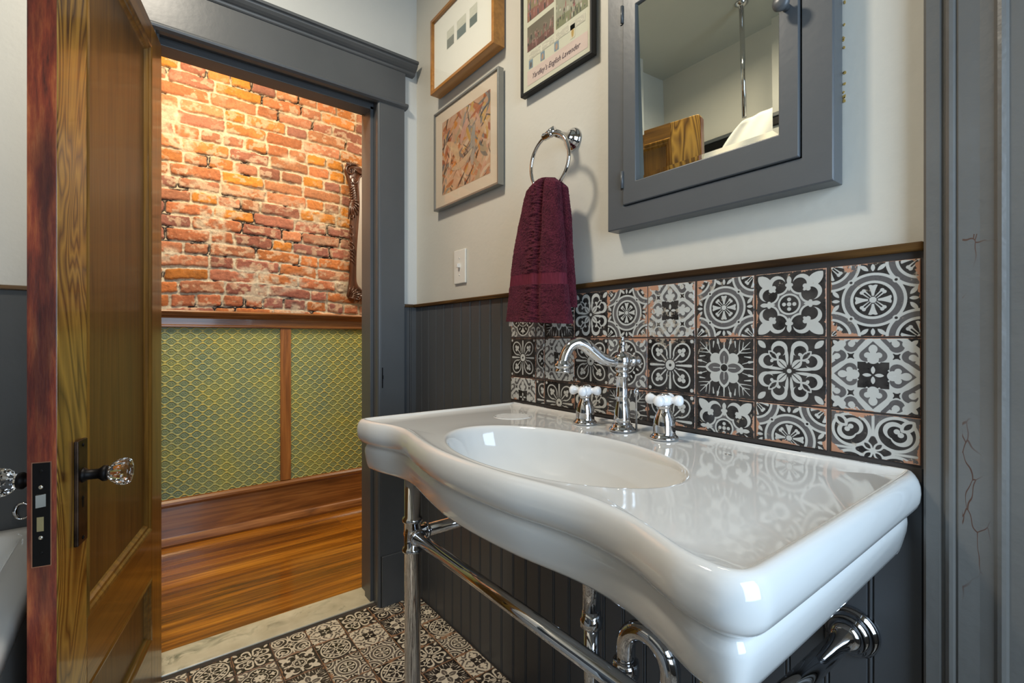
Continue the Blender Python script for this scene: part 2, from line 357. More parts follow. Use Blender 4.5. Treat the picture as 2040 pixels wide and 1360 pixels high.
# beadboard wainscot: grooved profile, pushed up along z
def beadboard(name, length, z0, z1, fn, mat, pitch=.0605, off=0.0, thick=.006, cuts=None):
    pr = []; x = 0
    g = [(-.0085, 0), (-.0070, -.0022), (-.0055, -.0004), (-.0038, .0006), (-.0022, .0004), (-.0012, -.0005), (-.0005, -.0042), (.0012, -.0042), (.002, 0)]
    pr.append((0, 0)); k = off
    while k < length-.01:
        if k > .01:
            for a, b in g: pr.append((k+a, b))
        k += pitch
    pr.append((length, 0)); pr.append((length, -thick)); pr.append((0, -thick))
    b = MB(); b.prism(pr, fn, z0, z1)
    o = b.build(name, M[mat]); return o
ws = beadboard('wall_right_wainscot', 1.632, 0, 1.188, lambda a, b, h: (a, -b, h), 'wains', off=.0600); ws['kind'] = 'structure'
wl = beadboard('wall_left_wainscot', .058, 0, 1.188, lambda a, b, h: (.006+b, -a, h), 'wains', off=.028); wl['kind'] = 'structure'
wl = beadboard('wall_left_wainscot_tub_side', .77, 0, 1.188, lambda a, b, h: (.006+b, -.97-a, h), 'wains', off=.05, pitch=.105); wl['kind'] = 'structure'
wb = beadboard('wall_back_wainscot', 2.70, 0, 1.188, lambda a, b, h: (a, -1.734+b, h), 'wains', off=.03); wb['kind'] = 'structure'
wf_ = beadboard('wall_front_wainscot', 1.73, 0, .59, lambda a, b, h: (2.714-b, -1.73+a, h), 'wains', off=.04); wf_['kind'] = 'structure'
# wooden cap strips
def strip(name, a, b, m):
    o = MB().box(a, b).build(name, M[m], None, .003); o['kind'] = 'structure'
strip('trim_1', (0.0, -.012, 1.188), (1.636, .006, 1.201), 'cap')
strip('trim_2', (-.0, -.058, 1.188), (.014, -.012, 1.201), 'cap_y')
strip('trim_3', (-.0, -1.735, 1.188), (.014, -.975, 1.201), 'cap_y')
# picture-height dark rail on the back wall, seen in the mirror
o = MB().box((0, -1.74, 2.045), (2.7, -1.722, 2.085)).build('trim_4', M['bronze_dark'], None, .003); o['kind'] = 'structure'
o = MB().box((0, -1.74, 2.085), (2.7, -1.715, 2.105)).build('trim_5', M['grey'], None, .003); o['kind'] = 'structure'

# ---- door casing with moulded head ----
fy = lambda x0: None
cs = MB()
def yprism(b, prof, y0, y1): b.prism(prof, lambda a, c, h: (a, h, c), y0, y1)
# right leg with a plinth, stops inside the opening
cs.box((0, -.158, .20), (.020, -.058, 2.000))
cs.box((0, -.156, 0), (.027, -.052, .20))
cs.prism([(-.158, 0), (-.170, 0), (-.170, .014), (-.166, .019), (-.160, .020), (-.158, .020)], lambda a, c, h: (c, a, h), .0, 2.000)
cs.box((-.165, -.167, 0), (-.0, -.1498, 2.012))          # jamb
cs.box((-.095, -.180, 0), (-.035, -.167, 1.990))         # stop
cs.box((-.185, -.150, 0), (-.165, -.050, 2.05))          # hall side casing
# head
cs.box((0, -1.00, 2.000), (.022, -.055, 2.146))
yprism(cs, [(0, 1.992), (.022, 1.992), (.032, 1.997), (.035, 2.003), (.032, 2.010), (.023, 2.014), (0, 2.016)], -1.01, -.046)
yprism(cs, [(0, 2.137), (.024, 2.137), (.028, 2.141), (.030, 2.147), (.036, 2.150), (.044, 2.156), (.052, 2.164), (.054, 2.170), (.062, 2.172), (.062, 2.182), (0, 2.184)], -1.03, -.014)
cs.box((-.165, -.865, 2.004), (0, -.150, 2.03)); cs.box((-.098, -.865, 1.978), (-.035, -.167, 2.004))
# left leg
cs.box((0, -.975, 0), (.020, -.868, 2.000))
cs.box((-.165, -.868, 0), (0, -.858, 2.01))
o = cs.build('door_casing', M['grey'], None, .0015); o['kind'] = 'structure'; o.name = 'trim_6'
# strike plate and latch mortise on the casing
sp_ = MB().box((.0195, -.1545, .865), (.0215, -.1505, .945)).box((.0195, -.1545, .90), (.0225, -.149, .915)).build('strike_plate', M['bronze_dark'])
tag(sp_, 'small dark strip of metal strike plate on the grey door casing', 'strike plate')
# threshold
o = slab('threshold', (-.170, -.90, -.02), (-.032, -.150, .006), 'marble', .003); o.name = 'trim_7'
slab('trim_8', (-.032, -1.0, -.02), (-.012, -.06, .001), 'grout')

# ---- casing at the right of the sink ----
def xprism(b, prof, z0, z1): b.prism(prof, lambda a, c, h: (a, c, h), z0, z1)
rc = MB()
prof = [(1.637, .006), (1.637, -.018), (1.640, -.020), (1.6545, -.020), (1.6565, -.0165), (1.659, -.0165), (1.661, -.021), (1.665, -.0235), (1.669, -.0225), (1.6715, -.019), (1.674, -.021),
        (1.695, -.0195), (1.7085, -.021), (1.712, -.0245), (1.716, -.026), (1.720, -.0245), (1.7225, -.021), (1.742, -.021), (1.75, -.012), (1.75, .006)]
xprism(rc, prof, 0, 2.45)
o = rc.build('trim_9', M['cracked']); o['kind'] = 'structure'
dj = MB().box((1.75, -.012, 0), (2.50, .006, 2.10)).box((1.80, -.022, .12), (1.90, -.012, 2.05)).box((2.38, -.022, .12), (2.48, -.012, 2.05)).box((1.90, -.022, 1.95), (2.38, -.012, 2.05)).box((1.90, -.022, .12), (2.38, -.012, .32)).box((1.90, -.022, .98), (2.38, -.012, 1.10)).box((1.75, -.020, 2.10), (2.6, .006, 2.22)).box((2.50, -.022, 0), (2.60, .006, 2.10))
o = dj.build('door_2', M['casing'], None, .002); o['kind'] = 'structure'
o = MB().box((1.632, -.004, 0), (1.6375, .0, .87)).build('gap_shade_strip', M['bronze_dark']); o['kind'] = 'structure'  # dark strip put in for the shade in the gap between beadboard and casing

# ---------------- patterned tiles ----------------
def P0(N, u0=0, u1=1, v0=0, v1=1, nx=None, ny=None):
    u = np.linspace(u0, u1, nx)*2-1; v = np.linspace(v0, v1, ny)*2-1
    return np.meshgrid(u, v)
circ = lambda x, y, cx, cy, r: np.hypot(x-cx, y-cy)-r
ring = lambda x, y, cx, cy, r, w: np.abs(np.hypot(x-cx, y-cy)-r)-w
def seg(x, y, ax, ay, bx, by, w0, w1=None):
    w1 = w0 if w1 is None else w1
    dx, dy = bx-ax, by-ay; t = np.clip(((x-ax)*dx+(y-ay)*dy)/(dx*dx+dy*dy), 0, 1)
    return np.hypot(x-ax-t*dx, y-ay-t*dy)-(w0+(w1-w0)*t)
def leaf(x, y, ax, ay, bx, by, w):      # pointed lens from a to b
    cx, cy = (ax+bx)/2, (ay+by)/2; L = math.hypot(bx-ax, by-ay)/2; ux, uy = (bx-ax)/2/L, (by-ay)/2/L
    p = (x-cx)*ux+(y-cy)*uy; q = np.abs(-(x-cx)*uy+(y-cy)*ux); R = (L*L+w*w)/(2*w)
    return np.hypot(p, q+R-w)-R
def cresc(x, y, cx, cy, r, dx, dy, r2): return np.maximum(circ(x, y, cx, cy, r), -circ(x, y, cx+dx, cy+dy, r2))
U = lambda *a: np.minimum.reduce(a)
def heart(x, y, tx, ty, ux, uy, s):     # tip at t, pointing direction -u, lobes towards u
    p = (x-tx)*ux+(y-ty)*uy; q = np.abs(-(x-tx)*uy+(y-ty)*ux)
    lob = np.hypot(p-.62*s, q-.24*s)-.25*s
    cone = np.maximum(q*.728-p*.686, p-.46*s); box = np.maximum(np.maximum(q-.26*s, p-.68*s), .40*s-p)
    return U(lob, cone, box)
def club(x, y, px, py, ux, uy, s):
    p = (x-px)*ux+(y-py)*uy; q = np.abs(-(x-px)*uy+(y-py)*ux)
    return U(np.hypot(p-.62*s, q)-.28*s, np.hypot(p-.22*s, q-.28*s)-.25*s, seg(p, q, -.5*s, 0, .2*s, 0, .09*s))
def pattern(kind, X, Y, aa):
    ax, ay = np.abs(X), np.abs(Y); a = np.maximum(ax, ay); b = np.minimum(ax, ay)      # octant fold
    d1 = (ax+ay)/math.sqrt(2); d2 = np.abs(ax-ay)/math.sqrt(2)                          # along / across the diagonal
    V = np.zeros_like(X)
    def op(sd, val):
        nonlocal V
        m = np.clip(.5-sd/aa, 0, 1); V = V*(1-m)+val*m
    r = np.hypot(X, Y)
    if kind == 'rings':
        for cx, cy in ((0, 0), (1, 1)):
            q = (X if cx == 0 else ax, Y if cy == 0 else ay); c = (0, 0) if cx == 0 else (1.02, 1.02)
            op(ring(*q, *c, .60, .095), .5); op(ring(*q, *c, .71, .035), 1); op(ring(*q, *c, .49, .035), 1)
            x_, y_ = q[0]-c[0], q[1]-c[1]; A = np.maximum(abs(x_), abs(y_)); B = np.minimum(abs(x_), abs(y_)); D1 = (abs(x_)+abs(y_))/1.4142; D2 = abs(abs(x_)-abs(y_))/1.4142
            op(circ(A, B, 0, 0, .085), 1)
            op(np.maximum(B-(.03+.55*np.clip(A-.12, 0, 1)**1.5), np.maximum(.11-A, A-.42+.35*np.abs(B-.06))), 1)
            op(seg(D1, D2, .10, .03, .28, .04, .012, .02), 1); op(circ(D1, D2, .33, .035, .05), 1)
        op(ring(ax, ay, .51, .51, .055, .02), 1); op(circ(ax, ay, .51, .51, .035), 0)
        op(leaf(a, b, .80, .10, .97, .30, .055), 1); op(leaf(a, b, .78, 0, .99, 0, .05), 1)
    elif kind == 'fleur':
        op(circ(X, Y, 0, 0, .62), .5)
        op(circ(a, b, .62, .33, .30), 0); op(np.maximum(ring(a, b, .60, .32, .285, .03), a-.62), 1)
        op(ring(X, Y, 0, 0, .30, .028), 1); op(circ(X, Y, 0, 0, .27), 0); op(circ(X, Y, 0, 0, .066), 1); op(circ(a, b, .15, 0, .06), 1)
        op(club(a, b, .55, 0, 1, 0, .22), 1); op(leaf(a, b, .62, 0, .88, 0, .07), 1); op(seg(a, b, .48, 0, .6, 0, .03), 1)
        op(leaf(d1, d2, .72, 0, 1.32, 0, .17), 1)
        op(cresc(a, b, .66, .36, .25, -.06, -.06, .20), 1); op(circ(d1, d2, .70, .06, .07), 1); op(seg(d1, d2, .62, .0, .8, 0, .045), 1)
    elif kind == 'hearts':
        V[:] = 1
        op(heart(a, b, .94, 0, -1, 0, .66), .5); op(circ(a, b, .58, .125, .045), 1)
        op(U(circ(a, b, .55, .13, .075), circ(a, b, .60, 0, .07), seg(a, b, .42, 0, .60, 0, .035)), 1); op(leaf(a, b, .60, 0, .84, 0, .10), 1)
        op(np.maximum(a+b-.46, .0-a), 0); op(circ(a, b, .44, .0, .13), 1); op(np.maximum(np.maximum(a-.36, b-.36), -circ(a, b, .46, 0, .20)), 0)
        op(leaf(a, b, .03, 0, .25, 0, .05), 1)
        op(np.maximum(np.maximum(a-.60, .44-b), -U(circ(a, b, .66, .52, .085), circ(a, b, .52, .38, .085))), 0)
        op(circ(a, b, .80, .52, .175), .5); op(circ(a, b, .86, .50, .085), 1); op(seg(a, b, .86, .5, 1.0, .44, .06), 1)
        op(seg(a, b, .78, .40, 1.0, .22, .055), .5)
        op(1.24-d1, 0); op(circ(a, b, .86, .74, .10), 1); op(leaf(d1, d2, 1.14, 0, 1.36, 0, .06), 1)
    elif kind == 'petals':
        q = np.hypot(d1-.68, d2*1.15)
        op(np.maximum(np.abs(np.minimum(q-.36, np.maximum(d2*1.9-d1*.75, d1-.6)))-.035, .12-d1), 1)
        op(seg(a, b, .20, 0, .80, 0, .022, .055), 1); op(circ(a, b, .86, 0, .055), 1)
        op(seg(d1, d2, .2, 0, .6, 0, .028), 1); op(circ(d1, d2, .80, 0, .085), 1); op(circ(d1, d2, .66, .09, .085), 1)
        op(circ(X, Y, 0, 0, .24), 0); op(circ(X, Y, 0, 0, .20), 1); op(circ(X, Y, 0, 0, .055), 0); op(circ(ax, ay, .90, .90, .07), 1)
    elif kind == 'scroll':
        op(cresc(a, b, .69, .295, .245, -.085, .015, .175), 1); op(leaf(a, b, .16, .045, .78, .10, .05), 1); op(circ(a, b, .52, .30, .05), 1)
        op(leaf(d1, d2, .12, 0, .50, 0, .12), 1); op(seg(d1, d2, .12, 0, .42, 0, .012), 0)
        op(np.abs(leaf(d1, d2, .50, 0, .86, 0, .08))-.022, 1); op(circ(d1, d2, .60, .13, .04), 1); op(seg(d1, d2, .50, .03, .60, .15, .02), 1)
        op(leaf(d1, d2, 1.0, 0, 1.34, 0, .09), 1); op(circ(X, Y, 0, 0, .09), 0); op(circ(X, Y, 0, 0, .07), 1)
    elif kind == 'flower':
        op(circ(d1, d2, .44, 0, .20), 1); op(leaf(d1, d2, .05, 0, .62, 0, .17), 1)
        op(leaf(a, b, .08, 0, .70, 0, .20), 1); op(leaf(a, b, .06, 0, .60, 0, .16), .5); op(seg(a, b, .1, 0, .4, 0, .010), 1); op(seg(a, b, .66, 0, 1, 0, .03, .018), 1)
        op(seg(d1, d2, .66, 0, 1.26, 0, .026, .010), 1); op(seg(d1, d2, .74, 0, .92, .17, .020, .014), 1); op(seg(d1, d2, .90, 0, 1.10, .15, .018, .012), 1); op(seg(d1, d2, .92, .17, 1.06, .28, .014, .008), 1)
        op(seg(a, b, .64, .15, .86, .22, .012, .018), 1); op(seg(a, b, .86, .22, 1.0, .24, .045, .02), 1); op(seg(a, b, .70, .40, .90, .38, .012, .030), 1)
        op(circ(X, Y, 0, 0, .15), 1); op(circ(X, Y, 0, 0, .12), 0)
    elif kind == 'medal':
        V[:] = .5
        qf = U(circ(a, b, .42, 0, .48), circ(X, Y, 0, 0, .62)); op(qf, 0); op(np.abs(qf)-.032, 1)
        op(ring(X, Y, 0, 0, .42, .022), 1); op(circ(X, Y, 0, 0, .20), 1); op(leaf(a, b, .1, 0, .34, 0, .08), 1); op(leaf(d1, d2, .1, 0, .34, 0, .08), 1); op(circ(X, Y, 0, 0, .05), 0)
        op(leaf(a, b, .46, 0, .84, 0, .07), 1); op(leaf(a, b, .60, .02, .74, .18, .05), 1); op(leaf(d1, d2, .46, 0, .62, .0, .05), 1); op(leaf(a, b, .48, .20, .62, .30, .04), 1)
        op(leaf(d1, d2, .92, 0, 1.34, 0, .085), 1); op(cresc(a, b, .84, .60, .13, -.03, .04, .10), 1); op(circ(ax, ay, .80, .80, .07), 1)
    elif kind == 'diamond':
        op(ring(X, Y, 0, 0, .84, .045), 1); op(np.abs((ax+ay)-.74)-.055, 1)
        op(circ(X, Y, 0, 0, .12), 1); op(circ(X, Y, 0, 0, .06), 0)
        op(seg(a, b, .1, 0, .62, 0, .028), 1); op(club(a, b, .40, 0, 1, 0, .22), 1); op(seg(d1, d2, .1, 0, .36, 0, .026), 1); op(circ(d1, d2, .38, 0, .07), 1)
        op(leaf(d1, d2, .55, 0, .80, 0, .08), 1); op(circ(a, b, .62, .32, .07), 1)
        op(leaf(d1, d2, .96, 0, 1.32, 0, .12), 1); op(cresc(a, b, .90, .62, .14, .03, .03, .11), 1)
    elif kind == 'loops':
        V[:] = .5
        c1 = circ(ax, ay, .52, .52, .44); op(c1, 0); op(np.abs(c1)-.04, 1); op(cresc(a, b, .62, .46, .24, -.05, .03, .17), 1)
        op(leaf(d1, d2, .86, 0, 1.28, 0, .14), 1); op(leaf(d1, d2, .95, 0, 1.2, 0, .06), 0); op(circ(d1, d2, .80, .06, .07), 1)
        op(np.abs(leaf(a, b, .04, 0, .46, 0, .14))-.03, 1); op(leaf(a, b, .08, 0, .40, 0, .09), 0); op(leaf(d1, d2, .02, 0, .34, 0, .10), 1); op(leaf(d1, d2, .08, 0, .28, 0, .05), 0)
        op(seg(a, b, .44, 0, .95, 0, .03), 1); op(circ(X, Y, 0, 0, .05), 1)
    return V
class Field:       # collects many grids into one mesh
    def __init__(s): s.V = []; s.F = []; s.p = []; s.e = []; s.n = 0
    def tile(s, kind, o, du, dv, S, N, u0=0, u1=1, v0=0, v1=1, tilt=(0, 0), nrm=(0, -1, 0)):
        """o = world position of the tile's (0,0) corner; du,dv unit vectors; S size; partial range u,v"""
        nx = max(3, int(N*(u1-u0))); ny = max(3, int(N*(v1-v0)))
        X, Y = P0(N, u0, u1, v0, v1, nx, ny); V = pattern(kind, X*1.02, Y*1.02, 2.4/N)
        uu = (X+1)/2; vv = (Y+1)/2
        e = np.minimum(np.minimum(uu-u0, u1-uu), np.minimum(vv-v0, v1-vv))*S
        o = np.array(o); du = np.array(du); dv = np.array(dv); n_ = np.array(nrm)
        drop = np.where(e < 1e-6, .0035, np.where(e < .0012, .0004, 0))
        P = o+uu[..., None]*S*du+vv[..., None]*S*dv+(-drop+tilt[0]*(uu-.5)+tilt[1]*(vv-.5))[..., None]*n_
        idx = np.arange(nx*ny).reshape(ny, nx)+s.n
        s.F.append(np.stack([idx[:-1, :-1].ravel(), idx[:-1, 1:].ravel(), idx[1:, 1:].ravel(), idx[1:, :-1].ravel()], 1))
        s.V.append(P.reshape(-1, 3)); s.p.append(V.ravel()); s.e.append(e.ravel()); s.n += nx*ny
    def build(s, name, mat):
        me = raw_mesh(name, np.concatenate(s.V), np.concatenate(s.F), {'pat': np.concatenate(s.p), 'edge': np.concatenate(s.e)}, True)
        return link(name, me, None, mat)
rnd = random.Random(4)
S = .1150
jx = [.658, .7745, .8135, .9290, 1.0415, 1.1580, 1.2775, 1.3955, 1.5165]      # left edges of the columns
rows = [['medal', 'medal', 'flower', 'scroll', 'rings', 'hearts', 'rings', 'fleur', 'rings'],
        ['petals', 'medal', 'hearts', 'petals', 'medal', 'petals', 'flower', 'scroll', 'hearts'],
        ['hearts', 'petals', 'petals', 'scroll', 'flower', 'petals', 'fleur', 'rings', 'loops']]
F = Field()
for r in range(3):
    zt = [1.1775, 1.0605, .9430][r]
    for c in range(9):
        z = zt-S; u0, u1 = (0, 1)
        if c == 1: u0, u1 = 0, .31
        N = 170 if c >= 6 else (130 if c >= 3 else 90)
        v0 = 0 if r < 2 else .40
        F.tile(rows[r][c], (jx[c], -.005-rnd.random()*.0008, z), (1, 0, 0), (0, 0, 1), S, N, u0, u1, v0, 1, (rnd.uniform(-.001, .001), rnd.uniform(-.0008, .0008)))
bs = F.build('tile_backsplash', M['tile'])
tag(bs, 'black and white patterned cement tile backsplash in three rows above the white sink', 'backsplash')
o = MB().box((.656, -.0035, .85), (1.6355, 0, 1.188)).build('grout_bed', M['grout'], bs)
# floor tiles
FF = Field(); kinds = ['diamond', 'rings', 'hearts', 'scroll', 'fleur', 'medal', 'flower', 'petals', 'loops']
S2 = .1165
plan = {(0, 0): 'scroll', (0, 1): 'petals', (0, 2): 'scroll', (0, 3): 'hearts', (0, 4): 'loops', (0, 5): 'scroll', (0, 6): 'diamond', (0, 7): 'medal', (0, 8): 'petals',
        (1, 0): 'medal', (1, 1): 'flower', (1, 2): 'hearts', (1, 3): 'diamond', (1, 4): 'fleur', (1, 5): 'medal', (1, 6): 'scroll',
        (2, 0): 'diamond', (2, 1): 'scroll', (2, 2): 'rings', (2, 3): 'rings', (2, 4): 'flower', (3, 0): 'rings', (3, 1): 'scroll', (3, 2): 'diamond', (3, 3): 'medal',
        (4, 0): 'hearts', (4, 1): 'flower', (5, 0): 'scroll', (5, 1): 'diamond'}
for i in range(24):
    for j in range(16):
        x0_ = -.012+i*S2; y1_ = .0312-j*S2     # tile spans y1-S2 .. y1
        if x0_ > 2.6: continue
        k = plan.get((i, j)) or kinds[(i*5+j*7+(i*j) % 4+rnd.randrange(3)) % 9]
        near = x0_ < 1.0 and y1_ > -1.0
        v1 = 1 if j else (.0-(y1_-S2))/S2-.02
        if x0_ < .05 and y1_ < -.93: near = False
        FF.tile(k, (x0_, y1_-S2, .0015+rnd.random()*.0004), (1, 0, 0), (0, 1, 0), S2-.0025, 96 if near else 26, 0, 1, 0, v1, (0, 0), (0, 0, 1))
o = FF.build('floor_tiles', M['ftile']); o['kind'] = 'structure'; o.name = 'floor_tiles'

# ---------------- hall: brick wall, embossed panels, wood trim ----------------
def brick_wall():
    y0, y1, z0, z1 = -1.9, .95, 1.20, 2.75; st = .0032
    ys = np.arange(y0, y1, st); zs = np.arange(z0, z1, st); Y, Z = np.meshgrid(ys, zs)
    wz = Z+.016*(fbm(Y*2.2, Z*2.2, 3, 2)-.5)*2+.004*(fbm(Y*14, Z*14, 5, 2)-.5)*2+.012*np.sin(Y*2.1)
    wy = Y+.006*(fbm(Y*16, Z*16, 9, 3)-.5)*2
    H = .0675; row = np.floor(wz/H).astype(int); fz = (wz/H-row)*H
    cy0 = np.zeros_like(Y); cy1 = np.zeros_like(Y); bid = np.zeros_like(row)
    R = random.Random(11)
    for r in np.unique(row):
        edges = [y0-.3+R.uniform(-.1, .1)]; soldier = R.random() < .25
        while edges[-1] < y1+.3:
            edges.append(edges[-1]+(R.uniform(.095, .125) if (soldier or R.random() < .32) else R.uniform(.185, .235)))
        E = np.array(edges); m = row == r; k = np.clip(np.searchsorted(E, wy[m])-1, 0, len(E)-2)
        cy0[m] = E[k]; cy1[m] = E[k+1]; bid[m] = k+r*64
    def hsh(s): 
        n = (bid.astype(np.int64)*2654435761+s*97531) & 0xffffffff; n = ((n ^ (n >> 15))*2246822519) & 0xffffffff; return ((n ^ (n >> 13)) & 0xffff)/65535.
    h1, h2, h3, h4, h5 = (hsh(s) for s in (1, 2, 3, 4, 5))
    jv = .0035+.004*h5; jh = .0035+.0035*h4
    nz = (fbm(Y*60, Z*60, 21, 3)-.5)*.009
    dz = np.minimum(fz-jh, H-fz-jh*(.6+.8*h1)); dy = np.minimum(wy-cy0-jv, cy1-wy-jv)
    rad = .010; q = np.where((dz < rad) & (dy < rad), rad-np.hypot(rad-dz, rad-dy), np.minimum(dz, dy))
    d = q+nz; mask = sstep(-.0012, .0022, d)
    tilt = (h2-.5)*.012*((wy-cy0)/(cy1-cy0)-.5)*2
    hb = .010+(h3-.5)*.009+tilt+sstep(0, .012, d)*.003+(fbm(Y*45, Z*45, 31, 4)-.5)*.007
    patch = fbm(Y*5, Z*5, 41, 3); full = sstep(.60, .70, patch)
    hm = .003+(fbm(Y*38, Z*38, 51, 4)-.5)*.012+full*.008
    gap = sstep(.55, .64, fbm(Y*11+7, Z*9, 61, 3))*(1-full)*sstep(.0032, .0012, np.abs(d+.0022))
    hm = hm-gap*.016
    mask2 = mask*(1-.75*full*sstep(.35, .6, fbm(Y*30, Z*30, 71, 3)))
    Hh = hb*mask2+np.maximum(hm, -.02)*(1-mask2)
    pal = np.array([[.55, .205, .055], [.48, .175, .070], [.36, .14, .085], [.52, .22, .10], [.30, .125, .085], [.58, .23, .035], [.46, .19, .10]])
    bc = pal[(h1*6.99).astype(int)]*(.80+.45*h2)[..., None]
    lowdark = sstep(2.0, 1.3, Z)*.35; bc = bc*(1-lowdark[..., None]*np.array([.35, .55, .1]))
    bc *= (.80+.4*fbm(Y*25, Z*25, 81, 4))[..., None]
    wash = sstep(.54, .60, fbm(Y*34+h1*9, Z*42, 91, 5))*sstep(.30, .56, fbm(Y*5, Z*5, 95, 2)+.30*h5-.08)
    bc = bc*(1-.60*wash[..., None])+np.array([.66, .50, .35])*.60*wash[..., None]
    mc = np.array([.66, .55, .39])*(.72+.5*fbm(Y*50, Z*50, 101, 4))[..., None]
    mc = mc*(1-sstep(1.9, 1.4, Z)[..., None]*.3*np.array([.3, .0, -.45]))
    mc = mc*(1-.90*gap[..., None])
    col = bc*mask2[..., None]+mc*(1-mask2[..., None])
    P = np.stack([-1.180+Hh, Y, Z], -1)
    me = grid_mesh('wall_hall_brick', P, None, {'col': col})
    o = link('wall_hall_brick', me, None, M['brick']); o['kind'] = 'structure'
brick_wall()
def lincrusta(name, y0, y1, z0, z1, label):
    st = .0019; ys = np.arange(y0, y1, st); zs = np.arange(z0, z1, st); Y, Z = np.meshgrid(ys, zs); p = .0541
    u = (Y+.7824)/p; v = (Z-.9888)/p
    u = np.abs(u-np.round(u)); v = np.abs(v-np.round(v))            # distance to lattice A centre
    vl = .350-.205*np.clip((u-.13)/.24, 0, 1); sl = np.where((u > .13) & (u < .37), .78, 1)
    line = sstep(.046, .022, np.abs(v-vl)*sl)
    up, vp = np.where(v > vl, .5-u, u), np.where(v > vl, .5-v, v)     # coordinates inside the own cell
    r = np.hypot(up*.92, vp*1.15); ringv = sstep(.035, .015, np.abs(r-.175))*.62; dot = sstep(.055, .025, np.hypot(up, vp))
    sq = np.maximum(np.abs(.5-up), vp); sqv = sstep(.12, .10, sq)*.8-sstep(.07, .05, sq)*.5*sstep(.012, .03, np.minimum(np.abs(.5-up), vp))
    h = np.maximum.reduce([line, ringv, dot*.95, sqv]); h = np.clip(h, 0, 1)
    P = np.stack([-1.176+.0030*h, Y, Z], -1)
    o = link(name, grid_mesh(name, P, None, {'hgt': h}), None, M['linc'])
    tag(o, label, 'wall panel', 'embossed green wall panels in the hall'); return o
lincrusta('embossed_wall_panel', -1.45, -.270, .24, 1.12, 'green and gold embossed wall panel left of the narrow wooden stile')
lincrusta('embossed_wall_panel', -.217, .90, .24, 1.12, 'green and gold embossed wall panel right of the narrow wooden stile')
def ymould(name, prof, y0, y1, mat):
    b = MB(); b.prism(prof, lambda a, c, h: (a, h, c), y0, y1); o = b.build(name, M[mat], None, .0015); o['kind'] = 'structure'; return o
ymould('trim_11', [(-1.185, 1.117), (-1.160, 1.117), (-1.156, 1.122), (-1.156, 1.128), (-1.161, 1.131), (-1.163, 1.165), (-1.158, 1.172), (-1.150, 1.178), (-1.146, 1.186), (-1.130, 1.190), (-1.126, 1.197), (-1.130, 1.206), (-1.185, 1.208)], -2.6, 1.7, 'hall_wood')
ymould('trim_12', [(-1.185, .832), (-1.185, .24), (-1.164, .24), (-1.164, .832)], 0, 0.001, 'hall_wood').name = 'trim_12'
bpy.data.objects.remove(bpy.data.objects['trim_12'])
o = MB().box((-1.185, -.272, .24), (-1.162, -.215, 1.118)).build('trim_12', M['hall_wood_v'], None, .002); o['kind'] = 'structure'
ymould('baseboard_hall', [(-1.185, 0), (-1.150, 0), (-1.147, .012), (-1.150, .028), (-1.156, .040), (-1.164, .046), (-1.164, .200), (-1.158, .206), (-1.152, .214), (-1.152, .226), (-1.160, .236), (-1.185, .243)], -2.6, 1.7, 'hall_wood')

# carved mirror on the brick wall
hm = empty('hall_mirror', (-1.158, .375, 1.72), 0, 'carved dark walnut framed mirror hanging on the brick wall', 'mirror')
def resamp(pts, n, closed=True):
    P = np.array(pts+[pts[0]] if closed else pts, float); 
    # Catmull-Rom
    Q = []
    m = len(pts)
    for i in range(m if closed else m-1):
        p0, p1, p2, p3 = (np.array(pts[(i+k) % m] if closed else pts[min(max(i+k, 0), m-1)], float) for k in (-1, 0, 1, 2))
        for t in np.linspace(0, 1, 20, endpoint=False):
            Q.append(.5*((2*p1)+(-p0+p2)*t+(2*p0-5*p1+4*p2-p3)*t*t+(-p0+3*p1-3*p2+p3)*t**3))
    if not closed: Q.append(np.array(pts[-1], float))
    Q = np.array(Q); R = np.vstack([Q, Q[:1]]) if closed else Q
    L = np.concatenate([[0], np.cumsum(np.linalg.norm(np.diff(R, axis=0), axis=1))])
    s = np.linspace(0, L[-1], n, endpoint=not closed)
    return np.stack([np.interp(s, L, R[:, k]) for k in range(R.shape[1])], 1)
half_in = [(0, -.385), (-.10, -.375), (-.17, -.350), (-.205, -.315), (-.212, -.25), (-.208, -.10), (-.198, .05), (-.190, .18), (-.193, .30), (-.185, .355), (-.155, .372), (-.10, .385), (0, .40)]
inn = half_in+[(-a, b) for a, b in half_in[-2:0:-1]]
half_out = [(0, -.43), (-.10, -.415), (-.19, -.405), (-.265, -.405), (-.262, -.35), (-.252, -.25), (-.250, -.10), (-.252, .02), (-.246, .15), (-.250, .26), (-.272, .34), (-.285, .385), (-.262, .425), (-.225, .435), (-.17, .42), (-.10, .44), (0, .48)]
out = half_out+[(-a, b) for a, b in half_out[-2:0:-1]]
I = resamp(inn, 200); O = resamp(out, 200)
rows_ = []
for t_, h_ in ((0, .002), (.02, .016), (.12, .020), (.25, .013), (.45, .011), (.62, .020), (.80, .024), (.93, .016), (1, .0)):
    q = I*(1-t_)+O*t_; rows_.append(np.stack([np.full(200, h_), q[:, 0], q[:, 1]], 1))
me = grid_mesh('carved_frame', np.array(rows_), closed_u=True); link('carved_frame', me, hm, M['carved'])
g = MB(); n_ = 200; g.add([(.0035, a, b) for a, b in I*1.01], [tuple(range(n_))]); g.build('mirror_glass', M['hall_mirror'], hm, fix=False)
orn = MB()
def spiral(cy, cz, r0, turns, a0, sgn, w0, rise=.022):
    pts = []; rr = []
    for i in range(44):
        t_ = i/43; a = a0+sgn*turns*2*PI*t_; r_ = r0*(1-.86*t_); pts.append((rise+.008*math.sin(t_*PI)+.006*t_, cy+r_*math.cos(a), cz+r_*math.sin(a))); rr.append(w0*(1-.55*t_))
    orn.tube(pts, rr, 8)
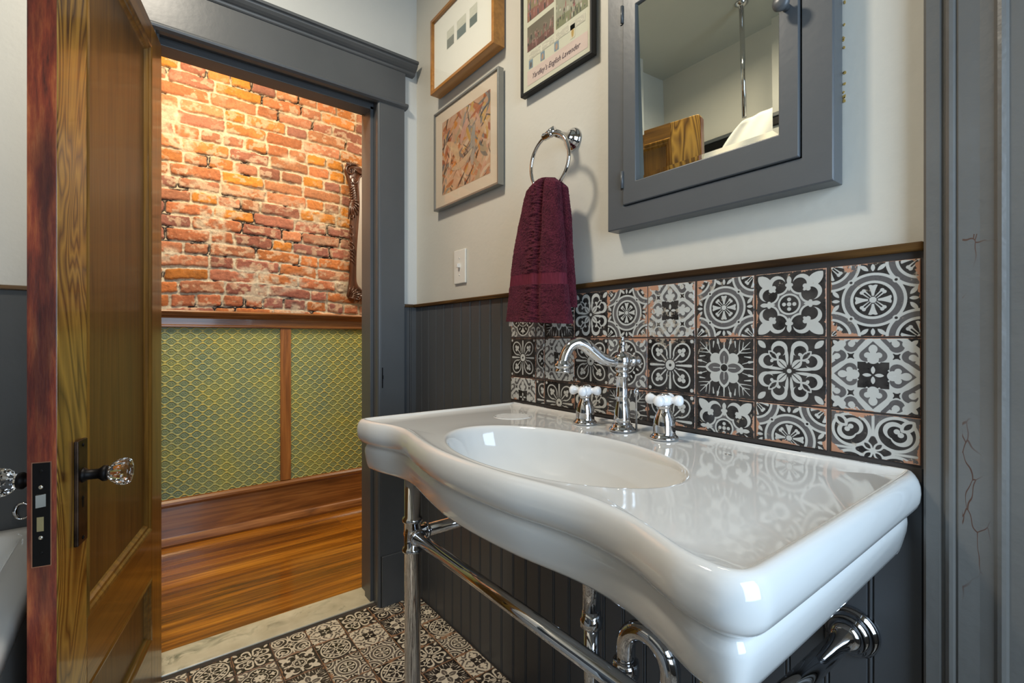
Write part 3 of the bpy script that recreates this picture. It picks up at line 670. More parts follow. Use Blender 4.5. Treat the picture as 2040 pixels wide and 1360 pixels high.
for sg in (1, -1):
    orn = MB()
    spiral(sg*-.252, .385, .034, 1.5, PI/2, sg, .0065); spiral(sg*-.235, .330, .026, 1.2, 0, -sg, .005)
    for cz, r_ in ((.10, .020), (.03, .016), (-.02, .018), (-.10, .022)): spiral(sg*-.252, cz, r_, 1.1, PI*.7, -sg, .0042)
    for k in range(7):                                     # acanthus leaf strokes
        a = 1.1+.36*k; pts = [(.020+.010*math.sin(PI*u), sg*(-.258+u*.060*math.sin(a)), .185+u*.085*math.cos(a)-.02*u*u) for u in np.linspace(0, 1, 10)]
        orn.tube(pts, [.0022+.0048*math.sin(PI*u*.9+.15) for u in np.linspace(0, 1, 10)], 7)
    for k in range(9):
        z_ = .27-.016*k; orn.tube([(.018, sg*-.262, z_), (.028, sg*-.240, z_+.012), (.022, sg*-.212, z_+.030)], [.002, .0052, .002], 7)
    for k in range(6):
        z_ = -.05-.022*k; orn.tube([(.016, sg*-.264, z_), (.026, sg*-.246, z_-.014), (.020, sg*-.226, z_-.034)], [.002, .0046, .002], 7)
    for k in range(7):
        a = -.3+.3*k; orn.tube([(.014, sg*(-.262), -.402), (.028, sg*(-.262+.05*math.cos(a)), -.402+.045*math.sin(a)), (.018, sg*(-.262+.09*math.cos(a)), -.402+.075*math.sin(a))], [.004, .006, .002], 7)
    for k in range(6): orn.tube([(.020, sg*-(.08+.026*k), -.398), (.026, sg*-(.095+.026*k), -.415), (.016, sg*-(.10+.026*k), -.435)], [.003, .006, .002], 7)
    for k in range(8): orn.tube([(.016, sg*(-.275+.006*k), .405+.003*k), (.026, sg*(-.275+.008*k), .425), (.014, sg*(-.278+.012*k), .450-.002*k)], [.002, .0048, .002], 7)
    orn.tube([(.022, sg*-.235, .405), (.024, sg*-.19, .378), (.024, sg*-.13, .388), (.022, sg*-.06, .41), (.02, 0, .42)], [.004, .008, .007, .006, .004], 8)
    orn.build('carved_scrollwork', M['carved'], hm)
orn = MB()
orn.tube([(.02, 0, .43), (.03, 0, .46), (.02, 0, .50)], [.01, .022, .004], 8)
orn.build('carved_crest', M['carved'], hm)

# ---------------- the oak door ----------------
W_, H_, T_ = .706, 1.948, .040
door = empty('door_1', (0.006, -.853, .008), math.atan2(-.161, .686)); door['kind'] = 'structure'
tag(door, 'open oak panelled door with glass knobs and worn red-brown edge')
# local: x from hinge to lock edge, y 0 = face towards the sink, y -T = other face
def dpart(name, a, b, mat, bev=.0015): return MB().box(a, b).build(name, mat, door, bev)
def rs(x0, x1, side):
    r = .014; c = [(x0, 0), (x1, 0)]
    if side > 0: c += [(x1-r+r*math.cos(a), H_-r+r*math.sin(a)) for a in np.linspace(0, PI/2, 6)]+[(x0, H_)]
    else: c += [(x1, H_)]+[(x0+r+r*math.cos(a), H_-r+r*math.sin(a)) for a in np.linspace(PI/2, PI, 6)]
    return MB().prism(c, lambda a, b, h: (a, h, b), -T_, 0)
ls = rs(.576, W_-.0015, 1); o = ls.build('lock_stile', M['oak_fig'], door, .003)
dpart('door_edge', (W_-.0015, -T_+.001, .0), (W_, -.001, H_-.014), M['red'], .0006)
rs(0, .112, -1).build('hinge_stile', M['oak'], door, .0015)
for nm, z0, z1 in (('top_rail', 1.885, H_), ('lock_rail', .372, .505), ('bottom_rail', 0, .190)): dpart(nm, (.112, -T_, z0), (.576, 0, z1), M['oak_rail'], .0008)
dpart('upper_panel', (.10, -T_+.012, .49), (.59, -.012, 1.90), M['oak_panel'], 0)
dpart('lower_panel', (.10, -T_+.012, .18), (.59, -.012, .385), M['oak_panel'], 0)
mp = [(0, -.0125), (0, .0005), (.004, .0025), (.010, .001), (.014, -.003), (.020, -.004), (.024, -.009), (.028, -.0125)]
def frame_mould(name, x0, x1, z0, z1):
    b = MB()
    for k in range(4):
        V = []; 
        for (d, h) in mp:
            a = [(x0+d, z0+d), (x1-d, z0+d), (x1-d, z1-d), (x0+d, z1-d)]; V.append([(p[0], h, p[1]) for p in (a[k], a[(k+1) % 4])])
        n = len(mp); vs = [v[0] for v in V]+[v[1] for v in V]; b.add(vs, [(i, i+1, n+i+1, n+i) for i in range(n-1)])
    o = b.build(name, M['oak_rail'] if z1-z0 < .5 else M['oak'], door)
frame_mould('panel_moulding', .112, .576, .505, 1.885); frame_mould('panel_moulding', .112, .576, .190, .372)
# lock plate let into the edge
lp = MB().box((W_-.0005, -.0315, .668), (W_+.0018, -.0085, .842)).build('lock_plate', M['bronze_dark'], door, .0006)
MB().box((W_-.0008, -.0330, .6665), (W_+.0008, -.0070, .8435)).build('lock_plate_border', M['copper_edge'], lp)
b = MB(); b.add([(W_+.001, -.026, .767), (W_+.001, -.014, .767), (W_+.001, -.014, .790), (W_+.001, -.026, .790), (W_+.008, -.025, .768), (W_+.002, -.014, .768), (W_+.002, -.014, .789), (W_+.008, -.025, .789)],
                [(0, 1, 2, 3), (4, 5, 6, 7), (0, 1, 5, 4), (3, 2, 6, 7), (0, 3, 7, 4), (1, 2, 6, 5)]); b.build('latch_bolt', M['steel'], lp)
MB().box((W_, -.0255, .727), (W_+.0024, -.0165, .751)).build('dead_bolt', M['brass'], lp)
for z_ in (.801, .716):
    mt = Matrix.Translation((W_+.0016, -.0205, z_)) @ Matrix.Rotation(PI/2, 4, 'Y')
    MB().lathe([(.0034, 0), (.0034, .0006), (.0022, .0014), (.0004, .0017)], mt, 16).build('screw', M['steel'], lp)
for z_ in (.828, .690):
    mt = Matrix.Translation((W_+.0016, -.0200, z_)) @ Matrix.Rotation(PI/2, 4, 'Y')
    MB().lathe([(.003, 0), (.003, .0004), (.0015, .0007)], mt, 12).build('screw', M['bronze_dark'], lp)
def knob_side(sg, y0):
    # sg +1 : sink side, -1 : tub side
    ep = MB(); y1 = y0+sg*.007
    ep.box((.596, min(y0, y1), .668), (.640, max(y0, y1), .862))
    e = ep.build('escutcheon', M['bronze'], door, .0015)
    MB().box((.6145, min(y1, y1+sg*.0006), .735), (.6205, max(y1, y1+sg*.0006), .752)).lathe([(.0045, -.0002), (.0045, .0006)], Matrix.Translation((.6175, y1, .752)) @ Matrix.Rotation(-sg*PI/2, 4, 'X'), 14).build('keyhole', M['bronze_dark'], e)
    for z_ in (.852, .678): MB().lathe([(.0035, 0), (.0035, .001), (.001, .0018)], Matrix.Translation((.618, y1, z_)) @ Matrix.Rotation(-sg*PI/2, 4, 'X'), 12).build('screw', M['bronze_dark'], e)
    mt = Matrix.Translation((.618, y1-sg*.001, .795)) @ Matrix.Rotation(-sg*PI/2, 4, 'X')
    sh = MB().lathe([(.0135, 0), (.0140, .002), (.0118, .006), (.0095, .008), (.0095, .024), (.0115, .027), (.0150, .031), (.0150, .036), (.0135, .038)], mt, 28).build('knob_shank', M['bronze_dark'], door)
    n = 12; prof = [(.0120, .037), (.0125, .041), (.0185, .046), (.0240, .054), (.0262, .062), (.0258, .068), (.0215, .073), (.0125, .0745), (.0085, .071), (.0, .070)]
    v = []; f = []
    for r_, z_ in prof[:-1]:
        for i in range(n*2):
            a = 2*PI*i/(n*2); k = 1.0 if i % 2 == 0 else .935; v.append(mt @ Vector((r_*k*math.cos(a), r_*k*math.sin(a), z_)))
    N2 = n*2
    for j in range(len(prof)-2):
        for i in range(N2): f.append((j*N2+i, j*N2+(i+1) % N2, (j+1)*N2+(i+1) % N2, (j+1)*N2+i))
    f.append(tuple(range(N2-1, -1, -1))); f.append(tuple((len(prof)-2)*N2+i for i in range(N2)))
    MB().add(v, f).build('glass_knob', M['glass'], door)
knob_side(1, 0); knob_side(-1, -T_)

# ---------------- console sink ----------------
sink = empty('console_sink', (1.157, -.25, 0), 0, 'wide white porcelain console sink with a serpentine front on chrome legs', 'sink')
SX, SY = 1.157, -.25
def loc(p): return (p[0]-SX, p[1]-SY, p[2])
front = [(.712, -.497), (.769, -.485), (.822, -.470), (.878, -.470), (.955, -.486), (1.03, -.500), (1.09, -.5075), (1.157, -.5095), (1.225, -.507), (1.29, -.501), (1.35, -.490), (1.405, -.484), (1.45, -.488), (1.49, -.497), (1.53, -.513), (1.565, -.527), (1.595, -.533)]
A = resamp(front, 60, False).tolist()
def arc(cx, cy, r, a0, a1, n=8): return [[cx+r*math.cos(a), cy+r*math.sin(a)] for a in np.linspace(a0, a1, n)]
outl = A[2:-2]+arc(1.600, -.494, .0365, -1.45, -.02, 9)+[[1.6375, -.40], [1.638, -.30], [1.638, -.20], [1.638, -.10], [1.638, -.04]]+arc(1.618, -.030, .020, 0, PI/2, 6)+[[1.5, -.0100], [1.3, -.0100], [1.157, -.0100], [.95, -.0100], [.8, -.0100]]+arc(.676, -.020, .010, PI/2, PI, 4)+[[.666, -.1], [.666, -.2], [.666, -.3], [.667, -.42]]+arc(.690, -.474, .022, PI, PI*1.45, 7)
outl = resamp([tuple(p) for p in outl], 420)
# smooth a little
for _ in range(3): outl = (np.roll(outl, 1, 0)+2*outl+np.roll(outl, -1, 0))/4
def offs(P, d):
    t_ = np.roll(P, -1, 0)-np.roll(P, 1, 0); t_ /= np.linalg.norm(t_, axis=1)[:, None]; n_ = np.stack([-t_[:, 1], t_[:, 0]], 1)   # inward for ccw
    Q = P+n_*d
    # keep offset small errors smooth
    for _ in range(int(d*500)): Q = (np.roll(Q, 1, 0)+2*Q+np.roll(Q, -1, 0))/4
    return Q
area_ = .5*np.sum(outl[:, 0]*np.roll(outl[:, 1], -1)-np.roll(outl[:, 0], -1)*outl[:, 1])
if area_ < 0: outl = outl[::-1]
EC = np.array([1.172, -.318]); EA, EB = .262, .150
ang = np.arctan2((outl[:, 1]-EC[1])/EB, (outl[:, 0]-EC[0])/EA)
def ell(s): return np.stack([EC[0]+EA*s*np.cos(ang), EC[1]+EB*s*np.sin(ang)], 1)
R_ = []
def ringr(P, z, wob=0): R_.append(np.stack([P[:, 0], P[:, 1], np.full(len(P), z)], 1))
backw = sstep(-.055, -.012, outl[:, 1])[:, None]          # no insets along the back edge
def oo(d):
    Q = offs(outl, d); 
    if d < .02: Q = Q*(1-backw)+np.stack([Q[:, 0], outl[:, 1]], 1)*backw
    return Q
for d, z in ((.060, .748), (.034, .746), (.028, .7475), (.0245, .752), (.0215, .760), (.0180, .778), (.0165, .790), (.0175, .797), (.0200, .8015), (.0215, .8045), (.0200, .8075), (.0140, .8105), (.0080, .8150), (.0035, .8215), (.0010, .829), (0, .840), (.0008, .8500), (.0030, .8580), (.0065, .8635), (.0110, .8665), (.0155, .8672), (.0195, .8655), (.0225, .8628), (.0255, .8612)): ringr(oo(d), z)
dk = oo(.0270)
for s_ in (.25, .5, .75, .9):
    ringr(dk*(1-s_)+ell(1.045)*s_, .8608-.0012*s_)
for s_, z in ((1.030, .8604), (1.015, .8606), (1.0, .8592), (.985, .8555), (.972, .849), (.955, .838), (.93, .822), (.89, .801), (.82, .778), (.72, .758), (.58, .742), (.42, .732), (.26, .726), (.12, .7225), (.07, .7215)): 
    P = ell(s_); c_ = np.array([0, .035*(1-s_)**1.2]); ringr(P+c_, z)
Pm = np.array(R_); Pm[..., 0] -= SX; Pm[..., 1] -= SY
b0 = link('sink_top', grid_mesh('sink_top', Pm, closed_u=True), sink, M['porcelain'])
# underside bowl
R_ = []
for s_, z in ((.86, .748), (.80, .736), (.70, .722), (.5, .712), (.3, .706), (.1, .704)): ringr(ell(s_)*1.0, z)
Pm = np.array([oo_ for oo_ in ([np.stack([offs(outl, .055)[:, 0], offs(outl, .055)[:, 1], np.full(len(outl), .7485)], 1)]+R_)]); Pm[..., 0] -= SX; Pm[..., 1] -= SY
link('bowl_underside', grid_mesh('bowl_underside', Pm, closed_u=True), sink, M['porcelain'])
# drain
mt = Matrix.Translation(loc((1.172, -.285, .7215)))
MB().lathe([(.031, 0), (.031, .0015), (.026, .003), (.022, .001), (.001, .0005)], mt, 32).build('drain_flange', M['chrome'], sink)
# ledge ridges read as horizontal lines from the camera: rotated patch
def soap_rot(cx, cy, a_, b_, th):
    nx, ny = 80, 60; u = np.linspace(-1, 1, nx); v = np.linspace(-1, 1, ny); U_, V_ = np.meshgrid(u, v)
    X_ = U_*np.sqrt(1-V_*V_/2); Y_ = V_*np.sqrt(1-U_*U_/2); r_ = np.hypot(X_, Y_)
    h = .0004-.0002*sstep(.93, .88, r_)+.0010*(.5+.5*np.sin(Y_*b_*2*PI/.0125))*sstep(.90, .80, r_)+.0006*sstep(.07, .02, np.abs(r_-.94))-.0010*sstep(.96, 1.0, r_)
    c_, s_ = math.cos(th), math.sin(th)
    P = np.stack([cx+X_*a_*c_-Y_*b_*s_-SX, cy+X_*a_*s_+Y_*b_*c_-SY, .8603+h], -1)
    link('soap_ledge', grid_mesh('soap_ledge', P), sink, M['porcelain'])
soap_rot(.850, -.150, .050, .046, math.radians(52))
# chrome legs and bars
def leg(x, y, nm='leg'):
    b = MB(); mt = Matrix.Translation(loc((x, y, 0)))
    b.lathe([(.026, .002), (.026, .006), (.020, .012), (.0185, .018), (.0185, .566), (.0225, .568), (.0235, .5725), (.0225, .577), (.0190, .580), (.0190, .634), (.0225, .637), (.0235, .6415), (.0225, .646), (.0185, .649), (.0185, .752)], mt, 36)
    return b.build(nm, M['chrome'], sink)
leg(.800, -.405); leg(1.540, -.405)
def bar(name, p, q, r, caps=()):
    b = MB(); p = Vector(loc(p)); q = Vector(loc(q)); d = (q-p).normalized(); L = (q-p).length
    b.tube([p, q], r, 28)
    for s0, prof in caps:
        mt = Matrix.Translation(p+d*s0) @ d.to_track_quat('Z', 'Y').to_matrix().to_4x4(); b.lathe(prof, mt, 32)
    return b.build(name, M['chrome'], sink)
collar = [(.0150, 0), (.0185, .002), (.0195, .005), (.0185, .008), (.0150, .010)]
bar('front_rail', (.782, -.405, .607), (1.558, -.405, .607), .0135, [(.042, collar), (.008, [(.0005, -.02), (.0155, -.006), (.0155, .036)]), (.724, collar)])
flange = [(.0150, -.004), (.0200, .0), (.0225, .005), (.0215, .009), (.0270, .013), (.0300, .017), (.0290, .021), (.0350, .025), (.0385, .029), (.0385, .034)]
for x_, zf in ((.800, .607), (1.545, .592)):
    bar('side_rail', (x_, -.405, .607), (x_, -.001, zf), .0145, [(.030, collar), (.370, flange)])
# waste pipe and trap
def vpipe(name, x, y, z0, z1, r, prof=None):
    b = MB(); b.lathe([(r, z0), (r, z1)], Matrix.Translation(loc((x, y, 0))), 28)
    if prof: b.lathe([(a, z_) for a, z_ in prof], Matrix.Translation(loc((x, y, 0))), 28)
    return b.build(name, M['chrome'], sink)
YT = -.205
vpipe('tailpiece', 1.172, YT, .508, .70, .0185, [(.0185, .496), (.0225, .498), (.0225, .512), (.0195, .516), (.0185, .53)])
vpipe('tailpiece_lower', 1.172, YT, .30, .50, .0145, [(.0148, .438), (.0160, .440), (.0160, .444), (.0148, .446)])
tr = MB(); pts = [(1.172, YT, .31)]+[(1.214-.042*math.cos(a), YT, .30-.042*math.sin(a)) for a in np.linspace(0, PI, 16)]+[(1.256, YT, .31), (1.256, YT, .46)]
tr.tube([loc(p) for p in pts], .0165, 24); tr.lathe([(.017, .446), (.0235, .448), (.0245, .462), (.0235, .474), (.0185, .476)], Matrix.Translation(loc((1.256, YT, 0))), 12)
tr.build('trap_bend', M['chrome'], sink)
tr = MB(); pts = [(1.256, YT, .46), (1.256, YT, .495)]+[(1.302-.046*math.cos(a), YT, .50+.046*math.sin(a)) for a in np.linspace(0, PI, 20)]+[(1.348, YT, .49), (1.348, YT, .004)]
tr.tube([loc(p) for p in pts], .0175, 24); tr.build('trap_arm', M['chrome'], sink)
sh_ = MB(); pts = resamp([(1.395, -.10, .86), (1.392, -.13, .70), (1.405, -.17, .55), (1.40, -.16, .40), (1.38, -.06, .30), (1.38, -.004, .28)], 60, False)
sh_.tube([loc(tuple(p)) for p in pts], .0075, 14); sh_.build('supply_hose', M['flex'], sink)

# ---------------- faucet ----------------
FY = -.083
fa = empty('bridge_spout_faucet', (1.149, FY, .8612), 0, 'chrome column faucet with a curved swan spout between two handles', 'faucet'); fa.name = 'faucet'; K = .885
SC = lambda p: [(a, z*K) for a, z in p]
MB().lathe(SC([(.0265, 0), (.0280, .002), (.0280, .005), (.0250, .009), (.0215, .012), (.0215, .016), (.0180, .019)]), None, 40).build('base_flange', M['chrome'], fa)
MB().lathe(SC([(.0180, .017), (.0178, .030), (.0165, .050), (.0135, .066), (.0120, .078), (.0135, .082), (.0135, .086), (.0120, .089), (.0120, .128), (.0150, .131), (.0155, .135), (.0130, .139), (.0125, .144), (.0150, .147), (.0150, .151), (.0130, .154)]), None, 40).build('column', M['chrome'], fa)
MB().lathe(SC([(.0125, .152), (.0165, .156), (.0190, .164), (.0195, .172), (.0180, .180), (.0140, .187), (.0080, .191), (.0060, .194), (.0068, .197), (.0050, .201), (.0062, .206), (.0072, .212), (.0060, .219), (.0035, .222), (.0050, .225), (.0045, .229), (.0005, .232)]), None, 40).build('finial_cap', M['chrome'], fa)
MB().lathe([(.012, 0), (.0125, .006), (.0135, .010), (.0125, .014), (.0090, .018), (.0105, .022), (.0075, .028), (.0005, .030)], Matrix.Translation((.006, .012, .150)) @ Matrix.Rotation(PI/2, 4, 'X').inverted() @ Matrix.Rotation(.5, 4, 'Y'), 28).build('rear_cap', M['chrome'], fa)
dx, dy = math.cos(math.radians(248)), math.sin(math.radians(248))
sp = [(.004, .150), (.026, .149), (.046, .155), (.066, .169), (.086, .184), (.104, .189), (.120, .182), (.131, .166), (.136, .150), (.137, .142)]
pts = resamp([(dx*a, dy*a, z) for a, z in sp], 60, False)
rad = [.0105+.0030*math.exp(-((i/59-.45)/.25)**2) for i in range(60)]
MB().tube([tuple(p) for p in pts], rad, 28).build('spout', M['chrome'], fa)
MB().lathe([(.0115, .154), (.0135, .153), (.0140, .149), (.0178, .147), (.0182, .142), (.0140, .139), (.0140, .136), (.0165, .134), (.0165, .130), (.012, .129)], Matrix.Translation((dx*.137, dy*.137, -.001)), 36).build('spout_tip', M['chrome'], fa)
MB().lathe([(.0022, 0), (.0022, .074), (.0045, .077), (.0065, .083), (.0055, .089), (.002, .093)], Matrix.Translation((.022, .020, .0)), 16).build('lift_rod', M['chrome'], fa)
def handle(x, lab, rz):
    h = empty('cross_handle_tap', (x, FY, .8612), rz, lab, 'tap', 'cross handle taps on the sink')
    MB().lathe(SC([(.0265, 0), (.0275, .002), (.0275, .005), (.0250, .008), (.0220, .011), (.0215, .016), (.0215, .030), (.0205, .042), (.0175, .053), (.0135, .062), (.0120, .066), (.0120, .070), (.0140, .072), (.0140, .075), (.0120, .077)]), None, 40).build('handle_base', M['chrome'], h)
    b = MB(); b.lathe(SC([(.0120, .076), (.0155, .079), (.0165, .086), (.0155, .094), (.0120, .098)]), None, 28)
    for k in range(4):
        a = k*PI/2+.35; mt = Matrix.Translation((0, 0, .0775)) @ Matrix.Rotation(a, 4, 'Z') @ Matrix.Rotation(PI/2, 4, 'Y')
        b.lathe([(.0070, .008), (.0066, .016), (.0075, .020), (.0100, .0235), (.0110, .0285), (.0100, .0335), (.0060, .0370), (.0005, .0378)], mt, 22)
    b.build('cross_grip', M['porcelain_handle'], h)
    MB().lathe(SC([(.0100, .097), (.0100, .0995), (.0075, .1015), (.0005, .1025)]), None, 24).build('index_button', M['chrome'], h)
handle(1.0405, 'white porcelain cross handle on a chrome base, on the doorway side of the faucet', .2)
handle(1.2535, 'white porcelain cross handle on a chrome base, right of the faucet', -.1)

# ---------------- medicine cabinet ----------------
mc = empty('medicine_cabinet', (1.306, .004, 1.607), 0, 'slate grey painted wall cabinet with a small mirrored door, right of the towel', 'cabinet')
ox, oz = 1.306, 1.607
b = MB()
def fr(b, X0, X1, Z0, Z1, x0, x1, z0, z1, yf, yb, ch=0, mi=0):
    """picture-frame ring; outer rectangle X/Z, inner x/z, front yf, back yb, outer chamfer"""
    L = [(X0, Z0), (X1, Z0), (X1, Z1), (X0, Z1)]; sgn = [(1, 1), (-1, 1), (-1, -1), (1, -1)]; l = [(x0, z0), (x1, z0), (x1, z1), (x0, z1)]
    v = [(p[0], yb, p[1]) for p in L]+[(p[0], yf+ch*.75, p[1]) for p in L]+[(p[0]+s[0]*ch, yf, p[1]+s[1]*ch) for p, s in zip(L, sgn)]+[(p[0], yf, p[1]) for p in l]+[(p[0], yb, p[1]) for p in l]
    f = []
    for j in range(4):
        for k in range(4): f.append((j*4+k, j*4+(k+1) % 4, (j+1)*4+(k+1) % 4, (j+1)*4+k))
    for k in range(4): f.append((16+k, 16+(k+1) % 4, (k+1) % 4, k))
    b.add(v, f, mi)
fr(b, 1.066-ox, 1.5305-ox, 1.311-oz, 1.905-oz, 1.1125-ox, 1.4835-ox, 1.3605-oz, 1.855-oz, -.038, 0, .0025)
b.build('cabinet_frame', M['grey'], mc, .0012)
MB().box((1.11-ox, -.012, 1.36-oz), (1.485-ox, -.010, 1.856-oz)).build('cabinet_interior', M['bronze_dark'], mc)
b = MB(); fr(b, 1.1148-ox, 1.4812-ox, 1.3628-oz, 1.8525-oz, 1.150-ox, 1.4493-ox, 1.4100-oz, 1.8000-oz, -.0430, -.018, .0015)
dr = b.build('cabinet_door', M['grey'], mc, .0025, 3)
# bevelled mirror, leaning forward very slightly with its old mount
mx0, mx1, mz0, mz1 = 1.147-ox, 1.4525-ox, 1.407-oz, 1.803-oz; bw = .017; yg = -.0276; tl = math.tan(math.radians(1.5)); tx = math.tan(math.radians(.9))
def my(z, dep=0, x=0): return yg-(z-mz0)*tl+dep-(x-mx0)*tx
BV = .0006
v = [(x, my(z, d, x), z) for x, z, d in ((mx0, mz0, BV), (mx1, mz0, BV), (mx1, mz1, BV), (mx0, mz1, BV), (mx0+bw, mz0+bw, 0), (mx1-bw, mz0+bw, 0), (mx1-bw, mz1-bw, 0), (mx0+bw, mz1-bw, 0))]
MB().add(v, [(0, 1, 5, 4), (1, 2, 6, 5), (2, 3, 7, 6), (3, 0, 4, 7), (4, 5, 6, 7)]).build('mirror_glass', M['mirror'], dr, fix=False)
t = NT('ochre_undercoat', .7, col=(.42, .27, .07)); b = MB(); Rc = random.Random(8)
for k in range(34):
    zc = Rc.choice([Rc.uniform(1.63, 1.80), Rc.uniform(1.42, 1.80)])-oz; r_ = Rc.uniform(.0010, .0034); xc = 1.5312-ox+Rc.uniform(0, .0022)
    b.prism([(xc+r_*Rc.uniform(.4, 1)*math.cos(a), zc+r_*Rc.uniform(.6, 1.5)*math.sin(a)) for a in np.linspace(0, 2*PI, 7, endpoint=False)], lambda a, c, h: (a, h, c), .0010, .0022)
tag(b.build('paint_chips', t.m, mc), kind='stuff')
mt = Matrix.Translation((1.462-ox, -.0425, 1.620-oz)) @ Matrix.Rotation(PI/2, 4, 'X')
MB().lathe([(.0065, 0), (.0060, .010), (.0075, .014), (.0125, .017), (.0140, .021), (.0130, .025), (.0080, .028), (.0005, .029)], mt, 32).build('knob', M['grey'], dr)
for z_ in (1.420, 1.795):
    b = MB().lathe([(.0034, -.019), (.0034, .019)], Matrix.Translation((1.1140-ox, -.0445, z_-oz)), 14)
    b.box((1.1045-ox, -.0400, z_-oz-.018), (1.1135-ox, -.0375, z_-oz+.018)); b.build('hinge', M['grey'], mc)

# ---------------- pictures ----------------
def printmesh(name, x0, x1, z0, z1, y, fn, parent, nx=150, nz=150):
    X_, Z_ = np.meshgrid(np.linspace(0, 1, nx), np.linspace(0, 1, nz)); col = fn(X_, Z_)
    P = np.stack([x0+(x1-x0)*X_, np.full_like(X_, y), z0+(z1-z0)*Z_], -1)
    return link(name, grid_mesh(name, P, None, {'col': col}, smooth=False), parent, M['print'])
def rgb(h): return np.array([((int(h[i:i+2], 16)/255)/1.0)**2.2 for i in (0, 2, 4)])
# wooden frame with three small seascapes
p1 = empty('framed_print', (.414, 0, 2.10), 0, 'wood framed picture with three small seascape prints on white mat, topmost left', 'picture')
b = MB(); fr(b, -.204, .204, -.125, .155, -.192, .192, -.113, .143, -.043, 0, .001); b.build('wooden_frame', M['frame_wood'], p1, .001)
MB().box((-.193, -.032, -.114), (.193, -.030, .144)).build('mat_board', M['paper'], p1)
def sea(hz, c1, c2):
    def f(X_, Z_):
        k = sstep(hz-.02, hz+.02, Z_)[..., None]; n_ = fbm(X_*3, Z_*24, 4, 3)[..., None]
        return (c1*(.8+.4*n_))*(1-k)+(c2*(.92+.16*n_))*k
    return f
for (x_, hz) in ((-.103, .50), (-.004, .52), (.075, .45)):
    pass
for k, (xa, xb) in enumerate(((.316, .364), (.385, .443), (.466, .511))):
    printmesh('seascape_print', xa-.414, xb-.414, 2.102-2.10, 2.166-2.10, -.0325, sea((.52, .50, .46)[k], rgb(('7d8076', '6f7a76', '6a746e')[k]), rgb('c9c9b8')), p1, 20, 60)
MB().box((-.193, -.0385, -.114), (.193, -.0375, .144)).build('glazing', M['pglass'], p1)
# silver frame with an abstract painting
p2 = empty('framed_painting', (.406, 0, 1.725), 0, 'silver framed abstract painting in orange and grey strokes, above the light switch', 'picture')
b = MB(); fr(b, -.208, .208, -.181, .188, -.201, .201, -.174, .181, -.022, 0, .0008); b.build('silver_frame', M['silver_frame'], p2, .0006)
MB().box((-.202, -.016, -.175), (.202, -.014, .182)).build('mat_board', M['paper_pink'], p2)
def abstract(X_, Z_):
    R = random.Random(23); warp = .05
    n1 = fbm(X_*4, Z_*4, 201, 4); n2 = fbm(X_*3+9, Z_*5, 202, 4)
    col = rgb('c4926c')*(1-n1[..., None])+rgb('d9b190')*n1[..., None]
    cols = ['b5642a', 'd98a3a', 'c07f5a', 'dcb496', '8f8d86', 'b9a17f', '2e2622', '45362c', 'e0c3a4', '6b6f6c', 'a8552c', 'cfa04a', 'd6a287', '1f1c1c']
    for k in range(230):
        cx, cy = R.random(), R.random(); a = R.choice([.9, 1.2, 2.1, 2.5, .5])+R.uniform(-.4, .4); L = R.uniform(.03, .16); w_ = R.uniform(.008, .035)
        c_ = R.choice(cols); 
        if c_ in ('2e2622', '1f1c1c', '45362c'): w_ *= .5; L *= .8
        p = (X_-cx)*math.cos(a)+(Z_-cy)*math.sin(a); q = -(X_-cx)*math.sin(a)+(Z_-cy)*math.cos(a)+.6*p*p*R.choice([-3, 3, 0])
        m = np.clip(1.2-(p/L)**2-(q/w_)**2+.5*(n2-.5), 0, 1); m = np.clip(m*4, 0, 1)[..., None]*.85
        col = col*(1-m)+rgb(c_)*m
    # three long pale curved shapes
    for (cx, cy, a, L, w_, cc, bend) in ((.30, .52, -1.0, .26, .055, 'd3b58c', 1.2), (.66, .45, 1.50, .26, .050, 'a9a69a', .3), (.45, .30, .25, .24, .05, 'cdb291', -1.0), (.85, .56, .8, .20, .035, 'd8b083', 1.0), (.48, .70, 1.1, .16, .05, 'dba48e', .5)):
        p = (X_-cx)*math.cos(a)+(Z_-cy)*math.sin(a); q = -(X_-cx)*math.sin(a)+(Z_-cy)*math.cos(a)+bend*p*p
        e_ = (p/L)**2+(q/w_)**2; m = np.clip((1-e_)*5, 0, 1)[..., None]*.8; col = col*(1-m)+rgb(cc)*m
        m = np.clip(1-np.abs(e_-1.05)*7, 0, 1)[..., None]*(.55*(n1 > .45))[..., None]; col = col*(1-m)+rgb('2c2622')*m
    return col*.72
printmesh('abstract_painting', -.152, .158, -.132, .138, -.0165, abstract, p2, 210, 190)
MB().box((-.202, -.0195, -.175), (.202, -.0188, .182)).build('glazing', M['pglass'], p2)
